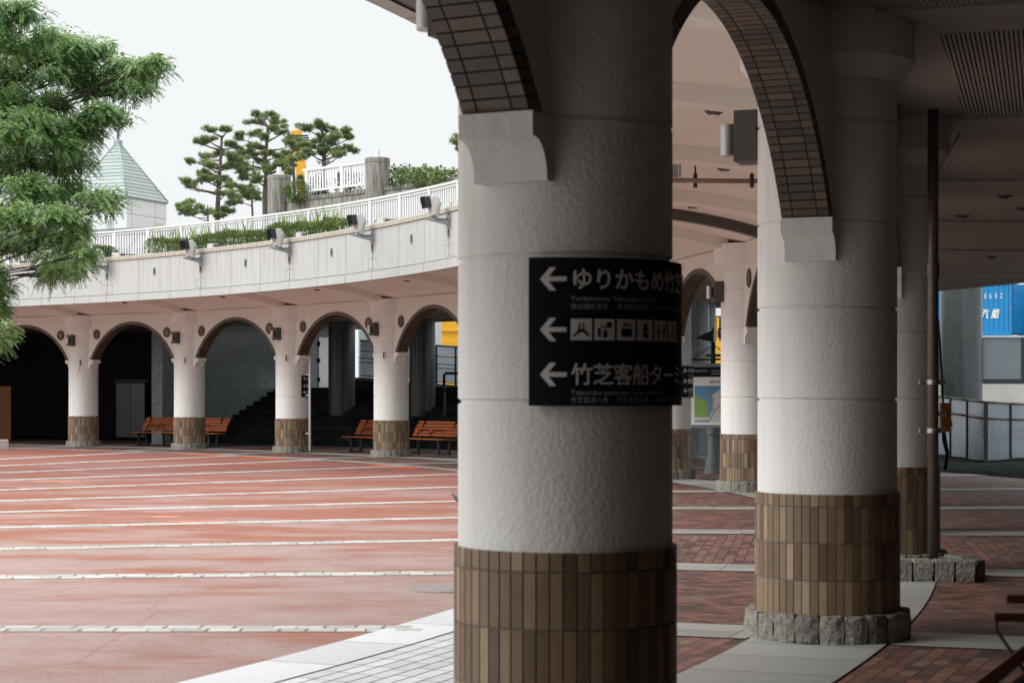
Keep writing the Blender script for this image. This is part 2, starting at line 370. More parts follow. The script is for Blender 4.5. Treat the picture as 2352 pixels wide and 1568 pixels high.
# ------------------------------------------------------------------ ground
def structure(o): o['kind'] = 'structure'; return o
mb = MB(); mb.face([(-400, -200, -.012), (400, -200, -.012), (400, 900, -.012), (-400, 900, -.012)])
structure(mb.build('ground', GROUND))
mb = MB(); mb.face([(-120, 76, -.006), (160, 76, -.006), (300, 600, -.006), (-300, 600, -.006)])
structure(mb.build('water', WATER))
RB = 38.6                                     # edge of the red plaza
mb = MB(); NR = 160
for i in range(NR):
    a0, a1 = 2*pi*i/NR, 2*pi*(i+1)/NR
    mb.face([(CX, CY, 0), (CX+RB*cos(a0), CY+RB*sin(a0), 0), (CX+RB*cos(a1), CY+RB*sin(a1), 0)])
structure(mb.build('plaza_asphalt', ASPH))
# brick floor of the arcade: even bays in running bond, odd bays in herringbone
KA, KB = -6, 16
fr, fh, fd = MB(), MB(), MB()
def bay_poly(r0, r1, k0, k1, z, n=4): return arc_pts(r0, k0, k1, n, z)+arc_pts(r1, k0, k1, n, z)[::-1]
def bay_uv(pts, k):
    a = ang(k+.5); t = Vector((-sin(a), cos(a))); r_ = Vector((cos(a), sin(a))); c0 = pol(R, k+.5)
    return [((p.x-c0.x)*t.x+(p.y-c0.y)*t.y, (p.x-c0.x)*r_.x+(p.y-c0.y)*r_.y) for p in pts]
for k in range(KA, KB):
    for (r0, r1) in ((40.3 if k <= 0 else 39.1, 41.5), (41.5, 56.0)):
        if r0 > 41 and k >= 1:
            p = bay_poly(48.2, 56, k, k+1, 0.0); fd.face(p, uv=bay_uv(p, k)); r1 = 48.2  # shade over the outer floor, painted in as dark stone
        p = bay_poly(r0, r1, k, k+1, 0.0); (fr if k % 2 == 0 else fh).face(p, uv=bay_uv(p, k))
structure(fr.build('brick_paving', RUNB)); structure(fh.build('brick_paving', HERR)); structure(fd.build('painted_shade_floor', STEP))
# pale pavers in front of the first arches
mb = MB(); jb = MB(); jb.face(bay_poly(39.1, 40.3, KA, 1, 0.0, 40)); structure(jb.build('paver_bed', DARKJ))
rr = 39.106
while rr < 40.29:
    k = KA+random.random()*.05
    while k < 1-.002:
        k2 = min(1.0, k+.30/(rr*DT)); g = .005/(rr*DT)
        mb.face([pol(rr+.006, k+g, .005), pol(rr+.006, k2-g, .005), pol(min(rr+.112, 40.3), k2-g, .005), pol(min(rr+.112, 40.3), k+g, .005)][::-1], random.random()); k = k2
    rr += .118
structure(mb.build('pale_pavers', PALE))
# stone border strip between plaza and arcade, ring band under the columns, radial bands to each column
def slabs(mb, r0, r1, ka, kb, L, z, g=.005, rows=1):
    for q in range(rows):
        a, b = r0+(r1-r0)*q/rows, r0+(r1-r0)*(q+1)/rows; k = ka-random.random()*.1
        while k < kb:
            k2 = k+L*random.uniform(.9, 1.1)/(a*DT); gg = g/(a*DT)
            mb.face([pol(a+g, k+gg, z), pol(b-g, k+gg, z), pol(b-g, k2-gg, z), pol(a+g, k2-gg, z)], random.random()); k = k2
jb = MB(); jb.face(bay_poly(38.6, 39.1, KA, KB, .003, 120)); jb.face(bay_poly(41.07, 41.97, KA, KB, .006, 120)); structure(jb.build('paving_joints', DARKJ))
mb = MB(); slabs(mb, 38.6, 39.1, KA, 1.9, 1.1, .007); structure(mb.build('border_paving', PALE))
mb = MB(); slabs(mb, 38.6, 39.1, 1.9, KB, 1.1, .007); slabs(mb, 41.07, 41.97, KA, KB, .62, .010); structure(mb.build('ring_paving', SLAB))
mb = MB(); jb = MB()
for k in range(KA, KB+1):
    a = ang(k); d = Vector((cos(a), sin(a))); t = Vector((-d.y, d.x)); hw = .36
    for (r0, r1) in ((39.13, 41.05), (41.99, 48.2 if k > 1 else 50)):
        if k < 1 and r0 < 40: r0 = 40.3
        def q(r, s, z): return Vector((CX+d.x*r+t.x*s, CY+d.y*r+t.y*s, z))
        jb.face([q(r0, -hw, .003), q(r1, -hw, .003), q(r1, hw, .003), q(r0, hw, .003)])
        r = r0
        while r < r1-.02:
            r2 = min(r1, r+.9)
            for (s0, s1) in ((-hw, 0), (0, hw)): mb.face([q(r+.004, s0+.004, .007), q(r2-.004, s0+.004, .007), q(r2-.004, s1-.004, .007), q(r+.004, s1-.004, .007)], random.random())
            r = r2
structure(jb.build('band_joints', DARKJ)); structure(mb.build('radial_paving', SLAB))
# fan of white cobble lines across the red plaza, each ending at a column
SP = [((-3.52, 13.11), (-1.94, 13.11)), ((-4.51, 16.83), (-.47, 17.25)), ((-5.35, 19.94), (-.58, 21.19)), ((-6.23, 23.21), (-.69, 25.06)),
      ((-7.05, 26.28), (-.79, 29.0)), ((-7.8, 29.06), (-.92, 33.51)), ((-8.7, 32.43), (-1.21, 38.95)), ((-9.7, 36.15), (-3.1, 42.81)),
      ((-10.64, 39.66), (-5.47, 46.78)), ((-11.72, 43.67), (-8.2, 49.54)), ((-12.95, 48.28), (-11.24, 52.47))]
mb = MB(); jb = MB()
for i, (a, b) in enumerate(SP):
    a, b = Vector(a), Vector(b); d = (b-a).normalized(); s0 = a-d*9
    s = 0; L = (b-s0).length+14
    t = Vector((-d.y, d.x)); w = .33; end = None
    while s < L:
        l = random.uniform(.17, .27)
        if (s0+d*(s+l)-Vector((CX, CY))).length > RB+.22: break
        for (o0, o1) in ((-w/2, 0), (0, w/2)):
            j = [random.uniform(-.012, .012) for _ in range(4)]; e = .08*(o0 < -.01)
            P = [s0+d*(s+.006+j[0]+e)+t*(o0+.005), s0+d*(s+l-.006+j[0]+e)+t*(o0+.005), s0+d*(s+l-.006+j[2]+e)+t*(o1-.005), s0+d*(s+.006+j[2]+e)+t*(o1-.005)]
            z = .007+random.uniform(-.0015, .0015); c = sum((p for p in P), Vector((0, 0)))/4; tn = random.random()
            top = [c+(p-c)*.955 for p in P]
            mb.face([(*p, z) for p in top], tn)
            for q in range(4): mb.face([(*P[q], .002), (*P[(q+1) % 4], .002), (*top[(q+1) % 4], z), (*top[q], z)], tn)
        s += l
    e = s0+d*s
    jb.face([(*(s0-t*w/2), .0025), (*(e-t*w/2), .0025), (*(e+t*w/2), .0025), (*(s0+t*w/2), .0025)])
structure(jb.build('cobble_bed', simple('cobble_sand', (.24, .18, .155), .9))); structure(mb.build('cobble_lines', COBBLE))
# orange strips and repair patches painted on the asphalt
mb = MB()
for (k0, k1) in ((10.15, 9.62), (9.55, 9.05), (7.95, 7.35)):
    mb.face(arc_pts(RB-.42, k1, k0, 6, .004)+arc_pts(RB-.03, k1, k0, 6, .004)[::-1])
structure(mb.build('orange_paint_strip', ORANGE))
mb = MB()
for (x, y, w, h) in ((382, 1187, .36, .30), (455, 1197, .75, .16), (130, 1105, .9, .35), (165, 1109, .5, .2), (15, 1107, .5, .25), (1410*.5746*1.05, 1132, .5, .12)):
    p = gr(x, y); mb.box((p.x, p.y, .003), (w, h, .002), random.uniform(-.2, .4))
structure(mb.build('repair_patches', PINKP))

# ------------------------------------------------------------------ column of the arcade
RC = .46
def build_column():
    root = thing('arcade_column', 'x', 'column')
    prof = [(RC, .94)]
    for z in (1.577, 2.175, 2.735, 3.385): prof += [(RC, z-.012), (RC-.014, z-.004), (RC-.014, z+.004), (RC, z+.012)]
    prof += [(RC, 3.66)]
    mb = MB(); mb.lathe([(RC-.02, .93), (RC, .955)]+prof[1:], 96); mb.build('shaft', STUCCO, root)
    mb = MB(); mb.lathe([(RC-.01, 3.655), (RC+.01, 3.665), (RC+.115, 3.79), (RC+.115, 4.135)], 96); mb.build('capital', STUCCO, root)
    # tiled foot: one row of short tiles, three rows of tall tiles
    mb = MB(); gm = MB(); nt_ = 54; rows = [(.175, .405), (.411, .645), (.651, .880), (.886, .965)]
    gm.lathe([(RC+.012, .12), (RC+.012, .963), (RC-.05, .965)], 108)
    for (z0, z1) in rows:
        for i in range(nt_):
            w = 2*pi/nt_; a0 = i*w+.0055; a1 = (i+1)*w-.0055; tn = min(1, max(0, random.gauss(.5, .3)))
            bands = [(RC+.012, z0, 0), (RC+.019, z0+.003, .002), (RC+.019, z1-.003, .002), (RC+.012, z1, 0)]
            pts = []
            for (r, z, e) in bands: pts.append([(r*cos(a), r*sin(a), z) for a in (a0+e, (a0+a1)/2, a1-e)])
            for q in range(3):
                for s_ in range(2): mb.face([pts[q][s_], pts[q][s_+1], pts[q+1][s_+1], pts[q+1][s_]], tn)
            r = RC+.012; r2 = RC+.019
            for aa, bb in ((a0, a0+.002), (a1-.002, a1)):
                lo = [(r*cos(aa), r*sin(aa), z0), (r2*cos(bb), r2*sin(bb), z0)]; rA, rB = (r, r2) if aa == a0 else (r2, r)
                mb.face([(rA*cos(aa), rA*sin(aa), z0), (rB*cos(bb), rB*sin(bb), z0), (rB*cos(bb), rB*sin(bb), z1), (rA*cos(aa), rA*sin(aa), z1)], tn)
    base = mb.build('tile_foot', TILE, root); gm.build('grout', GROUT, base)
    stone_ring(.538, root)
    # two corbels under the arch springings (along the ring)
    for s in (-1, 1):
        pr = [(0.30, 2.735), (.625, 2.735), (.625, 2.638)]
        for i in range(9):
            a = i/8*pi/2; pr.append((.61-.12*sin(a), 2.635-.150*(1-cos(a))))
        pr += [(.485, 2.47), (.30, 2.47)]
        mb = MB(); Mx = Matrix(((0, 0, 1, -.19), (s, 0, 0, 0), (0, 1, 0, 0), (0, 0, 0, 1)))
        # profile lies in the tangential-vertical plane, extruded radially
        mb.prism(pr, 0, .33, .5, Mx)
        mb.build('corbel', STUCCO, root)
    return root
def stone_block(mb, poly_lo, h, tn, jit=.012):
    """Rough hewn upright block: inset, jittered rings up the height."""
    c = sum((Vector(p) for p in poly_lo), Vector((0, 0)))/len(poly_lo); rings = []
    for (f, z) in ((.97, 0), (1.0, h*.12), (1.02, h*.5), (1.0, h*.85), (.90, h)):
        rings.append([(c.x+(p[0]-c.x)*f+random.uniform(-jit, jit)*.5, c.y+(p[1]-c.y)*f+random.uniform(-jit, jit)*.5, z+random.uniform(-jit, jit)*.4*(z > 0)) for p in poly_lo])
    n = len(poly_lo)
    for i in range(len(rings)-1):
        for j in range(n): mb.face([rings[i][j], rings[i][(j+1) % n], rings[i+1][(j+1) % n], rings[i+1][j]], tn)
    mb.face(rings[-1], tn)
def stone_ring(r, root):
    mb = MB(); nb = 21; core = MB()
    core.lathe([(r-.035, 0), (r-.035, .165), (.3, .17)], 64)
    for i in range(nb):
        a0, a1 = 2*pi*(i+.03)/nb, 2*pi*(i+.97)/nb; poly = []
        for j in range(4): a = a0+(a1-a0)*j/3; poly.append(((r+.012*sin(pi*j/3))*cos(a), (r+.012*sin(pi*j/3))*sin(a)))
        for j in range(4)[::-1]: a = a0+(a1-a0)*j/3; poly.append(((r-.10)*cos(a), (r-.10)*sin(a)))
        stone_block(mb, poly, random.uniform(.178, .196), random.random())
    o = mb.build('stone_foot', GRANITE, root); core.build('mortar', GROUT, o)
COLLAB = {-3: None, -2: None, -1: None,
 0: 'big white column nearest the camera, wearing the large black arrow sign',
 1: 'second nearest white column, right of the sign column, stone foot fully in view',
 2: 'white column half hidden at right behind the brown downpipe',
 3: 'white column of the row standing directly after the one with the downpipe',
 4: 'white column of the row just before the one beside the map board',
 5: 'white column with brown tiled foot right beside the area map board',
 6: 'slim looking white column just left of the area map board, wearing a small arrow sign',
 7: 'far white column in the row hidden behind the big sign column, nearer the map board',
 8: 'far white column in the row hidden behind the big sign column, nearer the far benches',
 9: 'far white column with a bright red bench showing on both sides of its foot',
 10: 'far white column with thin white conduit and a narrow black arrow sign on its right side',
 11: 'far white column with two dim red benches behind its foot, right of the steel doors',
 12: 'farthest white column in view, at left near the tree, a loose cable hanging from its corbel',
 13: 'white column at the left end beyond the picture edge'}
col0 = build_column(); cols = {}
for k in range(-2, 14):
    p = pol(R, k); lab = COLLAB.get(k) or ('white arcade column behind the camera, %s' % ('one bay back' if k == -1 else 'two bays back'))
    if k == -2: c = col0; c.location = p; c.rotation_euler = (0, 0, ang(k)); c['label'] = lab
    else: c = dup(col0, p, ang(k), lab)
    c['group'] = 'white arcade columns round the plaza'; cols[k] = c

# ------------------------------------------------------------------ arch wall between two columns
CH = 2*R*sin(DT/2); HC = CH/2; WT = .15
def build_arch():
    root = thing('arcade_arch', 'x', 'arch')
    zs, za, ai = 2.74, 3.80, 1.85
    rho = (ai*ai+(za-zs)**2)/(2*(za-zs)); zc = za-rho; re = rho+.095; NA = 28
    ae = math.sqrt(re*re-(zs-zc)**2); t_i = math.asin(ai/rho); t_e = math.asin(ae/re)
    I = [(rho*sin(-t_i+2*t_i*j/NA), zc+rho*cos(-t_i+2*t_i*j/NA)) for j in range(NA+1)]
    E = [(re*sin(-t_e+2*t_e*j/NA), zc+re*cos(-t_e+2*t_e*j/NA)) for j in range(NA+1)]
    top = 4.14; mb = MB()
    for s in (-1, 1):                         # both faces of the wall; local -Y faces the plaza
        y = s*WT
        for j in range(NA):
            q = [(E[j][0], y, E[j][1]), (E[j+1][0], y, E[j+1][1]), (E[j+1][0], y, top), (E[j][0], y, top)]
            mb.face(q if s < 0 else q[::-1])
        for sx in (-1, 1):
            q = [(sx*ae, y, zs), (sx*(HC-.05), y, zs), (sx*(HC-.05), y, top), (sx*ae, y, top)]
            mb.face(q if s*sx < 0 else q[::-1])
    w = mb.build('wall', WALLW, root)
    mb = MB()                                 # shallow string course below the ceiling on the plaza side
    mb.box((0, -WT-.012, 4.03), (2*(HC-.5), .024, .19)); mb.build('string_course', WALLW, root)
    # tiled trim: rim tiles on both faces (radial joints) and three rows on the soffit
    mb = MB(); g = MB(); nt_ = 74
    def P(r, th, y): return (r*sin(th), y, zc+r*cos(th))
    for j in range(nt_):
        a = -t_i+2*t_i*(j+.075)/nt_; b = -t_i+2*t_i*(j+.925)/nt_; ea = a*t_e/t_i; eb = b*t_e/t_i
        for s in (-1, 1):
            tn = random.random(); y = s*(WT+.006)
            q = [P(rho, a, y), P(rho, b, y), P(re, eb, y), P(re, ea, y)]; mb.face(q if s < 0 else q[::-1], tn)
        for (y0, y1) in ((-WT-.004, -.085), (-.076, .076), (.085, WT+.004)):
            mb.face([P(rho-.004, a, y0), P(rho-.004, a, y1), P(rho-.004, b, y1), P(rho-.004, b, y0)], random.random())
    for j in range(nt_):
        a = -t_i+2*t_i*j/nt_; b = -t_i+2*t_i*(j+1)/nt_; ea = a*t_e/t_i; eb = b*t_e/t_i
        for s in (-1, 1):
            y = s*(WT+.002); q = [P(rho, a, y), P(rho, b, y), P(re, eb, y), P(re, ea, y)]; g.face(q if s < 0 else q[::-1])
        g.face([P(rho, a, -WT-.002), P(rho, a, WT+.002), P(rho, b, WT+.002), P(rho, b, -WT-.002)])
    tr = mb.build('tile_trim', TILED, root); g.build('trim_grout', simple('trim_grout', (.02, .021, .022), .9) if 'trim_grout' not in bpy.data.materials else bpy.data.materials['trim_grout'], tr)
    # round bronze medallions in both spandrels, plaza side
    for s in (-1, 1):
        med = MB(); ring = MB(); x0, z0 = s*(HC-.83), 3.53
        Mm = Matrix.Translation((x0, -WT, z0)) @ Matrix.Rotation(pi/2, 4, 'X')
        tmp = MB(); tmp.lathe([(.158, 0), (.158, .02), (.145, .028), (.13, .02), (.105, .018), (.10, .024), (.09, .018), (0.0, .018)], 32)
        med.v = [tuple(Mm @ Vector(p)) for p in tmp.v]; med.f = tmp.f; med.t = tmp.t; med.uv = tmp.uv; med.smooth = tmp.smooth
        m_ = med.build('medallion', BRONZE, root)
        e = MB()                              # relief: an anchor on one side, a ship's wheel on the other
        if s > 0:
            for i in range(8):
                a = i*pi/4; e.box((0, 0, 0), (.012, .008, .07), M=Mm @ Matrix.Rotation(a, 4, 'Z') @ Matrix.Translation((0, .05, .022)) @ Matrix.Rotation(pi/2, 4, 'X'))
            t2 = MB(); t2.lathe([(.060, .018), (.060, .027), (.047, .027), (.047, .018)], 20); e.v += []; b0 = len(e.v); e.v += [tuple(Mm @ Vector(p)) for p in t2.v]
            for ff, tt, uu in zip(t2.f, t2.t, t2.uv): e.idx([b0+q for q in ff], tt, uu)
        else:
            def bar(p0, p1, wd): e.tube([Mm @ Vector((*p0, .022)), Mm @ Vector((*p1, .022))], wd, 5)
            bar((0, .06), (0, -.065), .007); bar((-.035, .035), (.035, .035), .006)
            pa = [(.055*sin(a), -.015-.05*cos(a)) for a in [(-1.35+2.7*i/8) for i in range(9)]]
            e.tube([Mm @ Vector((*p, .022)) for p in pa], .006, 5)
            pc = [(.014*cos(a), .072+.014*sin(a)) for a in [2*pi*i/8 for i in range(9)]]; e.tube([Mm @ Vector((*p, .022)) for p in pc], .004, 5)
        e.build('emblem', PALEBR, m_)
    return root
BRONZE = simple('dark_bronze', (.10, .062, .05), .5, .25, 30)
PALEBR = simple('pale_bronze', (.27, .24, .20), .5, .25, 30)
ARLAB = {0: 'arch spanning from the big sign column to the next column on its right',
 1: 'arch springing right from the second nearest column, mostly hidden by it',
 2: 'arch just beyond the downpipe column', 3: 'arch between two hidden middle columns on the right',
 4: 'arch showing only its tip right of the column beside the map board',
 5: 'narrow looking arch above the area map board, pennant under it', 6: 'arch left of the map board, behind the big sign column',
 7: 'far arch wholly behind the big sign column', 8: 'far arch cut by the left edge of the big column, yellow showing through',
 9: 'far arch with round mosaic pillar and steel door behind', 10: 'far arch filled with the blue grey mosaic wall',
 11: 'far dark arch with the steel double doors inside', 12: 'far dark arch at the left edge, partly behind tree leaves',
 -1: 'near arch at top left, its tiled underside cut by the picture top', -2: 'arch behind the camera'}
a0 = build_arch(); first = True
for k in range(-2, 13):
    m_ = (pol(R, k)+pol(R, k+1))/2
    rz = ang(k+.5)-pi/2                       # local -Y faces the plaza
    if first: a = a0; a.location = m_; a.rotation_euler = (0, 0, rz); first = False; a['label'] = ARLAB[k]
    else: a = dup(a0, m_, rz, ARLAB[k])
    a['group'] = 'arches of the arcade'

# ------------------------------------------------------------------ promenade deck: fascia, ceilings, upper floor
RF, ZB, ZT = 38.5, 4.31, 5.52
K0, K1 = -5, 15
deck = thing('promenade_deck', 'raised curved promenade deck with pale panelled fascia round the plaza', 'deck', pol(R, 5))
def part(mb, name, mat, root=deck):
    o = mb.build(name, mat, root); o.location = -root.location
    return o
mb = MB(); bk = MB()
NSEG = 3
for k in range(K0, K1):
    for j in range(3):
        g = .007/(RF*DT); k0 = k+j/3+g; k1 = k+(j+1)/3-g
        sweep(mb, [(RF+.10, 4.525), (RF, 4.525), (RF, ZT-.04), (RF+.10, ZT-.04)], k0, k1, NSEG, False)
        sweep(mb, [(RF+.13, ZB), (RF-.025, ZB), (RF-.025, 4.505), (RF+.13, 4.505)], k0, k1, NSEG, False)
        for kk in (k0, k1):
            mb.face([pol(RF, kk, 4.525), pol(RF+.05, kk, 4.525), pol(RF+.05, kk, ZT-.04), pol(RF, kk, ZT-.04)])
sweep(bk, [(RF+.012, ZB+.02), (RF+.012, ZT-.03), (RF+.25, ZT-.03), (RF+.25, ZB+.02)], K0, K1, 20*6, False, closed=True)
part(mb, 'fascia_panels', FASCIA); part(bk, 'fascia_core', simple('fascia_joint', (.22, .22, .21), .9))
mb = MB(); nco = 38
for i in range((K1-K0)*nco):
    k0 = K0+(i+.08)/nco; k1 = K0+(i+.92)/nco; tn = random.random()
    P = [pol(r, k, z) for k in (k0, k1) for (r, z) in ((RF-.035, ZT-.03), (RF-.035, ZT+.065), (RF-.02, ZT+.085), (RF+.26, ZT+.085), (RF+.26, ZT-.03))]
    for a, b in ((0, 1), (1, 2), (2, 3), (3, 4), (4, 0)): mb.face([P[a], P[b], P[b+5], P[a+5]], tn)
    mb.face(P[:5], tn); mb.face(P[5:][::-1], tn)
part(mb, 'coping', COPE)
# vaulted plaster ceiling over the plaza side, ribs at every column
def zc_(r):
    u = max(0, min(1, (R-WT-r)/(R-WT-RF-.2))); return 4.13+.42*(1-(1-u)**2.0)
def zr_(r):
    u = max(0, min(1, (R-.40-r)/(R-.40-RF-.15))); return 4.02+.36*(1-(1-u)**2.0)
mb = MB(); prof = [(RF+.2+(R-WT-RF-.2)*i/14, 0) for i in range(15)]; prof = [(r, zc_(r)) for r, _ in prof]
sweep(mb, prof, K0, K1, 20*6, True); part(mb, 'vaulted_ceiling', CEIL)
for k in range(-2, K1):
    mb = MB(); a = ang(k); d = Vector((cos(a), sin(a))); t = Vector((-d.y, d.x)); n_ = 14
    def q(r, s, z): return Vector((CX+d.x*r+t.x*s, CY+d.y*r+t.y*s, z))
    rs = [RF+.15+(R-.40-RF-.15)*i/n_ for i in range(n_+1)]
    for r, r2 in zip(rs[:-1], rs[1:]):
        mb.face([q(r, -.22, zr_(r)), q(r2, -.22, zr_(r2)), q(r2, .22, zr_(r2)), q(r, .22, zr_(r))])
        for s in (-.22, .22): mb.face([q(r, s, zr_(r)), q(r2, s, zr_(r2)), q(r2, s, zc_(r2)+.02), q(r, s, zc_(r)+.02)])
    r = rs[-1]; mb.face([q(r, -.22, zr_(r)), q(r, .22, zr_(r)), q(r, .22, 4.3), q(r, -.22, 4.3)])
    part(mb, 'ceiling_rib', CEIL)
mb = MB(); k = 4.5; a = ang(k); d = Vector((cos(a), sin(a))); t = Vector((-d.y, d.x))     # dark joint cover half way along a bay
def q(r, s, z): return Vector((CX+d.x*r+t.x*s, CY+d.y*r+t.y*s, z))
rs = [RF+.15+(R-.2-RF-.15)*i/16 for i in range(17)]
for r, r2 in zip(rs[:-1], rs[1:]):
    for (s0, s1, h0, h1) in ((-.09, .09, -.16, -.16), (-.09, -.09, -.16, .02), (.09, .09, -.16, .02)):
        mb.face([q(r, s0, zc_(r)+h0), q(r2, s0, zc_(r2)+h0), q(r2, s1, zc_(r2)+h1), q(r, s1, zc_(r)+h1)])
part(mb, 'joint_cover', DKGREY)
# outer ceiling: plain cove beside the columns, flat radial strips, slatted panels between them
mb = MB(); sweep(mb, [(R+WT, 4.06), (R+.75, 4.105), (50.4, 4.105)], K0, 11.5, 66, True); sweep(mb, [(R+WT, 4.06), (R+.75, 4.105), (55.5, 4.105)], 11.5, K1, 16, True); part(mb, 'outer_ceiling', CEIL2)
for k in range(-3, K1):
    mb = MB(); a = ang(k); d = Vector((cos(a), sin(a))); t = Vector((-d.y, d.x))
    def q(r, s, z): return Vector((CX+d.x*r+t.x*s, CY+d.y*r+t.y*s, z))
    A = [q(R+.3, -.43, 4.045), q(50, -.43, 4.045), q(50, .43, 4.045), q(R+.3, .43, 4.045)]
    mb.face(A)
    for i in range(4):
        p0, p1 = A[i], A[(i+1) % 4]; mb.face([p0, p1, p1+Vector((0, 0, .07)), p0+Vector((0, 0, .07))])
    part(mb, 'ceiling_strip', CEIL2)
sl = MB(); dk = MB()
for k in range(-2, 11):
    p0 = pol(R, k); p1 = pol(R, k+1); c = (p0+p1)/2; t = (p1-p0).normalized(); d = Vector((t.y, -t.x, 0))
    r = .72; pitch = .032 if k < 4 else .064
    while r < 8.3:
        hw = (CH/2)*(1+(r)/R)-.44-.02
        P = [c+t*s+d*(r+o) for s in (-hw, hw) for o in (0, pitch*.66)]
        z = 4.066
        sl.face([P[0]+Vector((0, 0, z)), P[1]+Vector((0, 0, z)), P[3]+Vector((0, 0, z)), P[2]+Vector((0, 0, z))])
        sl.face([P[0]+Vector((0, 0, z)), P[2]+Vector((0, 0, z)), P[2]+Vector((0, 0, z+.03)), P[0]+Vector((0, 0, z+.03))])
        sl.face([P[1]+Vector((0, 0, z)), P[3]+Vector((0, 0, z)), P[3]+Vector((0, 0, z+.03)), P[1]+Vector((0, 0, z+.03))])
        r += pitch
    hw = CH/2-.44; dk.face([c+t*s*(1+rr/R)*hw+d*rr+Vector((0, 0, 4.097)) for s, rr in ((-1, .70), (1, .70), (1, 8.4), (-1, 8.4))])
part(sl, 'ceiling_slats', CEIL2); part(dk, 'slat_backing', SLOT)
mb = MB(); sweep(mb, [(50, 4.03), (50.4, 4.03), (50.4, 5.35), (50, 5.35)], K0, 11.5, 16*6, False, closed=True); part(mb, 'edge_beam', CEIL2)
mb = MB(); sweep(mb, [(RF+.25, 5.42), (39.95, 5.42), (39.95, 5.32), (50.4, 5.32)], K0, K1, 20*6, False); sweep(mb, [(50.4, 5.32), (55.5, 5.32)], 11.5, K1, 30, False); part(mb, 'deck_floor', DECK)
mb = MB(); sweep(mb, [(RF+.26, 5.455), (39.8, 5.455)], K0, K1, 20*6, False); part(mb, 'planter_soil', SOIL)

# ------------------------------------------------------------------ wall lamps on the columns (plaza side)
def build_lamp():
    root = thing('wall_lamp', 'x', 'lamp', group='wall lamps on the arcade columns')
    mb = MB(); mb.box((-.53, 0, 3.345), (.16, .24, .345), bevel=.008); mb.build('box', DKGREY, root)
    mb = MB(); mb.lathe([(0, 3.225), (.046, 3.225), (.05, 3.23), (.05, 3.435), (.046, 3.44), (0, 3.44)], 24, (-.672, 0, 0)); cy = mb.build('cylinder', STEEL, root)
    mb = MB(); mb.box((-.615, 0, 3.33), (.03, .05, .12)); mb.build('bracket', BLACK, root)
    return root
LL = {0: 'wall lamp of the big sign column, only its lower tip showing at the picture top', 1: 'largest wall lamp in view, steel cylinder and dark box on the second nearest column',
      2: 'wall lamp of the downpipe column, hidden behind the nearer column', 5: 'wall lamp on the column beside the map board, above the pennant',
      6: 'wall lamp on the column left of the map board', 9: 'wall lamp of the far column with bright red benches', 10: 'wall lamp of the far column with the white conduit',
      11: 'wall lamp on the far column right of the steel doors', 12: 'wall lamp on the farthest column at left near the tree'}
l0 = build_lamp(); first = True
for k in LL:
    if first: l = l0; l.location = pol(R, k); l.rotation_euler = (0, 0, ang(k)); l['label'] = LL[k]; first = False
    else: l = dup(l0, pol(R, k), ang(k), LL[k])
# small black hooks on the far columns' corbel height
for k, lab in ((9, 'small black hook on the far column with bright red benches'), (10, 'small black hook on the far column with white conduit'), (11, 'small black hook on the column right of the steel doors'),
               (12, 'black plug with loose cable on the farthest left column'), (5, 'small black hook on the column beside the map board')):
    mb = MB(); an = ang(k)+pi+.62 if k != 5 else ang(k)+pi-.1
    c = pol(R, k, 0)+Vector((cos(an), sin(an), 0))*(RC-.005); o = Vector((cos(an), sin(an), 0))
    mb.tube([c+Vector((0, 0, 2.60)), c+o*.04+Vector((0, 0, 2.61)), c+o*.045+Vector((0, 0, 2.70)), c+Vector((0, 0, 2.73))], .014, 6)
    mb.tube([c+o*.045+Vector((0, 0, 2.58)), c+o*.045+Vector((0, 0, 2.74))], .017, 6)
    if k == 12: mb.tube([c+o*.03+Vector((0, 0, 2.6)), c+o*.03+Vector((-.02, 0, 2.45)), c+o*.02+Vector((-.1, 0.03, 2.3)), c+o*.0+Vector((-.16, 0.06, 2.0))], .006, 5)
    tag(mb.build('hook', BLACK), lab, 'hook', 'hooks on the columns')

# ------------------------------------------------------------------ lettering
def text_polys(body, size, weight=0.0, align='LEFT', sx=1.0):
    cu = bpy.data.curves.new('t', 'FONT'); cu.body = body; cu.size = size; cu.align_x = align; cu.offset = 0.0; cu.resolution_u = 3
    o = bpy.data.objects.new('t', cu); COL.objects.link(o)
    bpy.context.view_layer.update()
    ev = o.evaluated_get(bpy.context.evaluated_depsgraph_get()); me = ev.to_mesh()
    V = [(v.co.x*sx, v.co.y) for v in me.vertices]; F = [tuple(p.vertices) for p in me.polygons]
    ev.to_mesh_clear(); bpy.data.objects.remove(o); bpy.data.curves.remove(cu)
    return V, F
def place_text(mb, VF, fn):
    V, F = VF; b = len(mb.v); mb.v += [tuple(fn(x, y)) for x, y in V]
    for f in F: mb.idx([b+i for i in f], .5, None, False)
def place_polys(mb, polys, fn, n=6):
    for poly in polys: mb.face([fn(x, y) for x, y in poly])

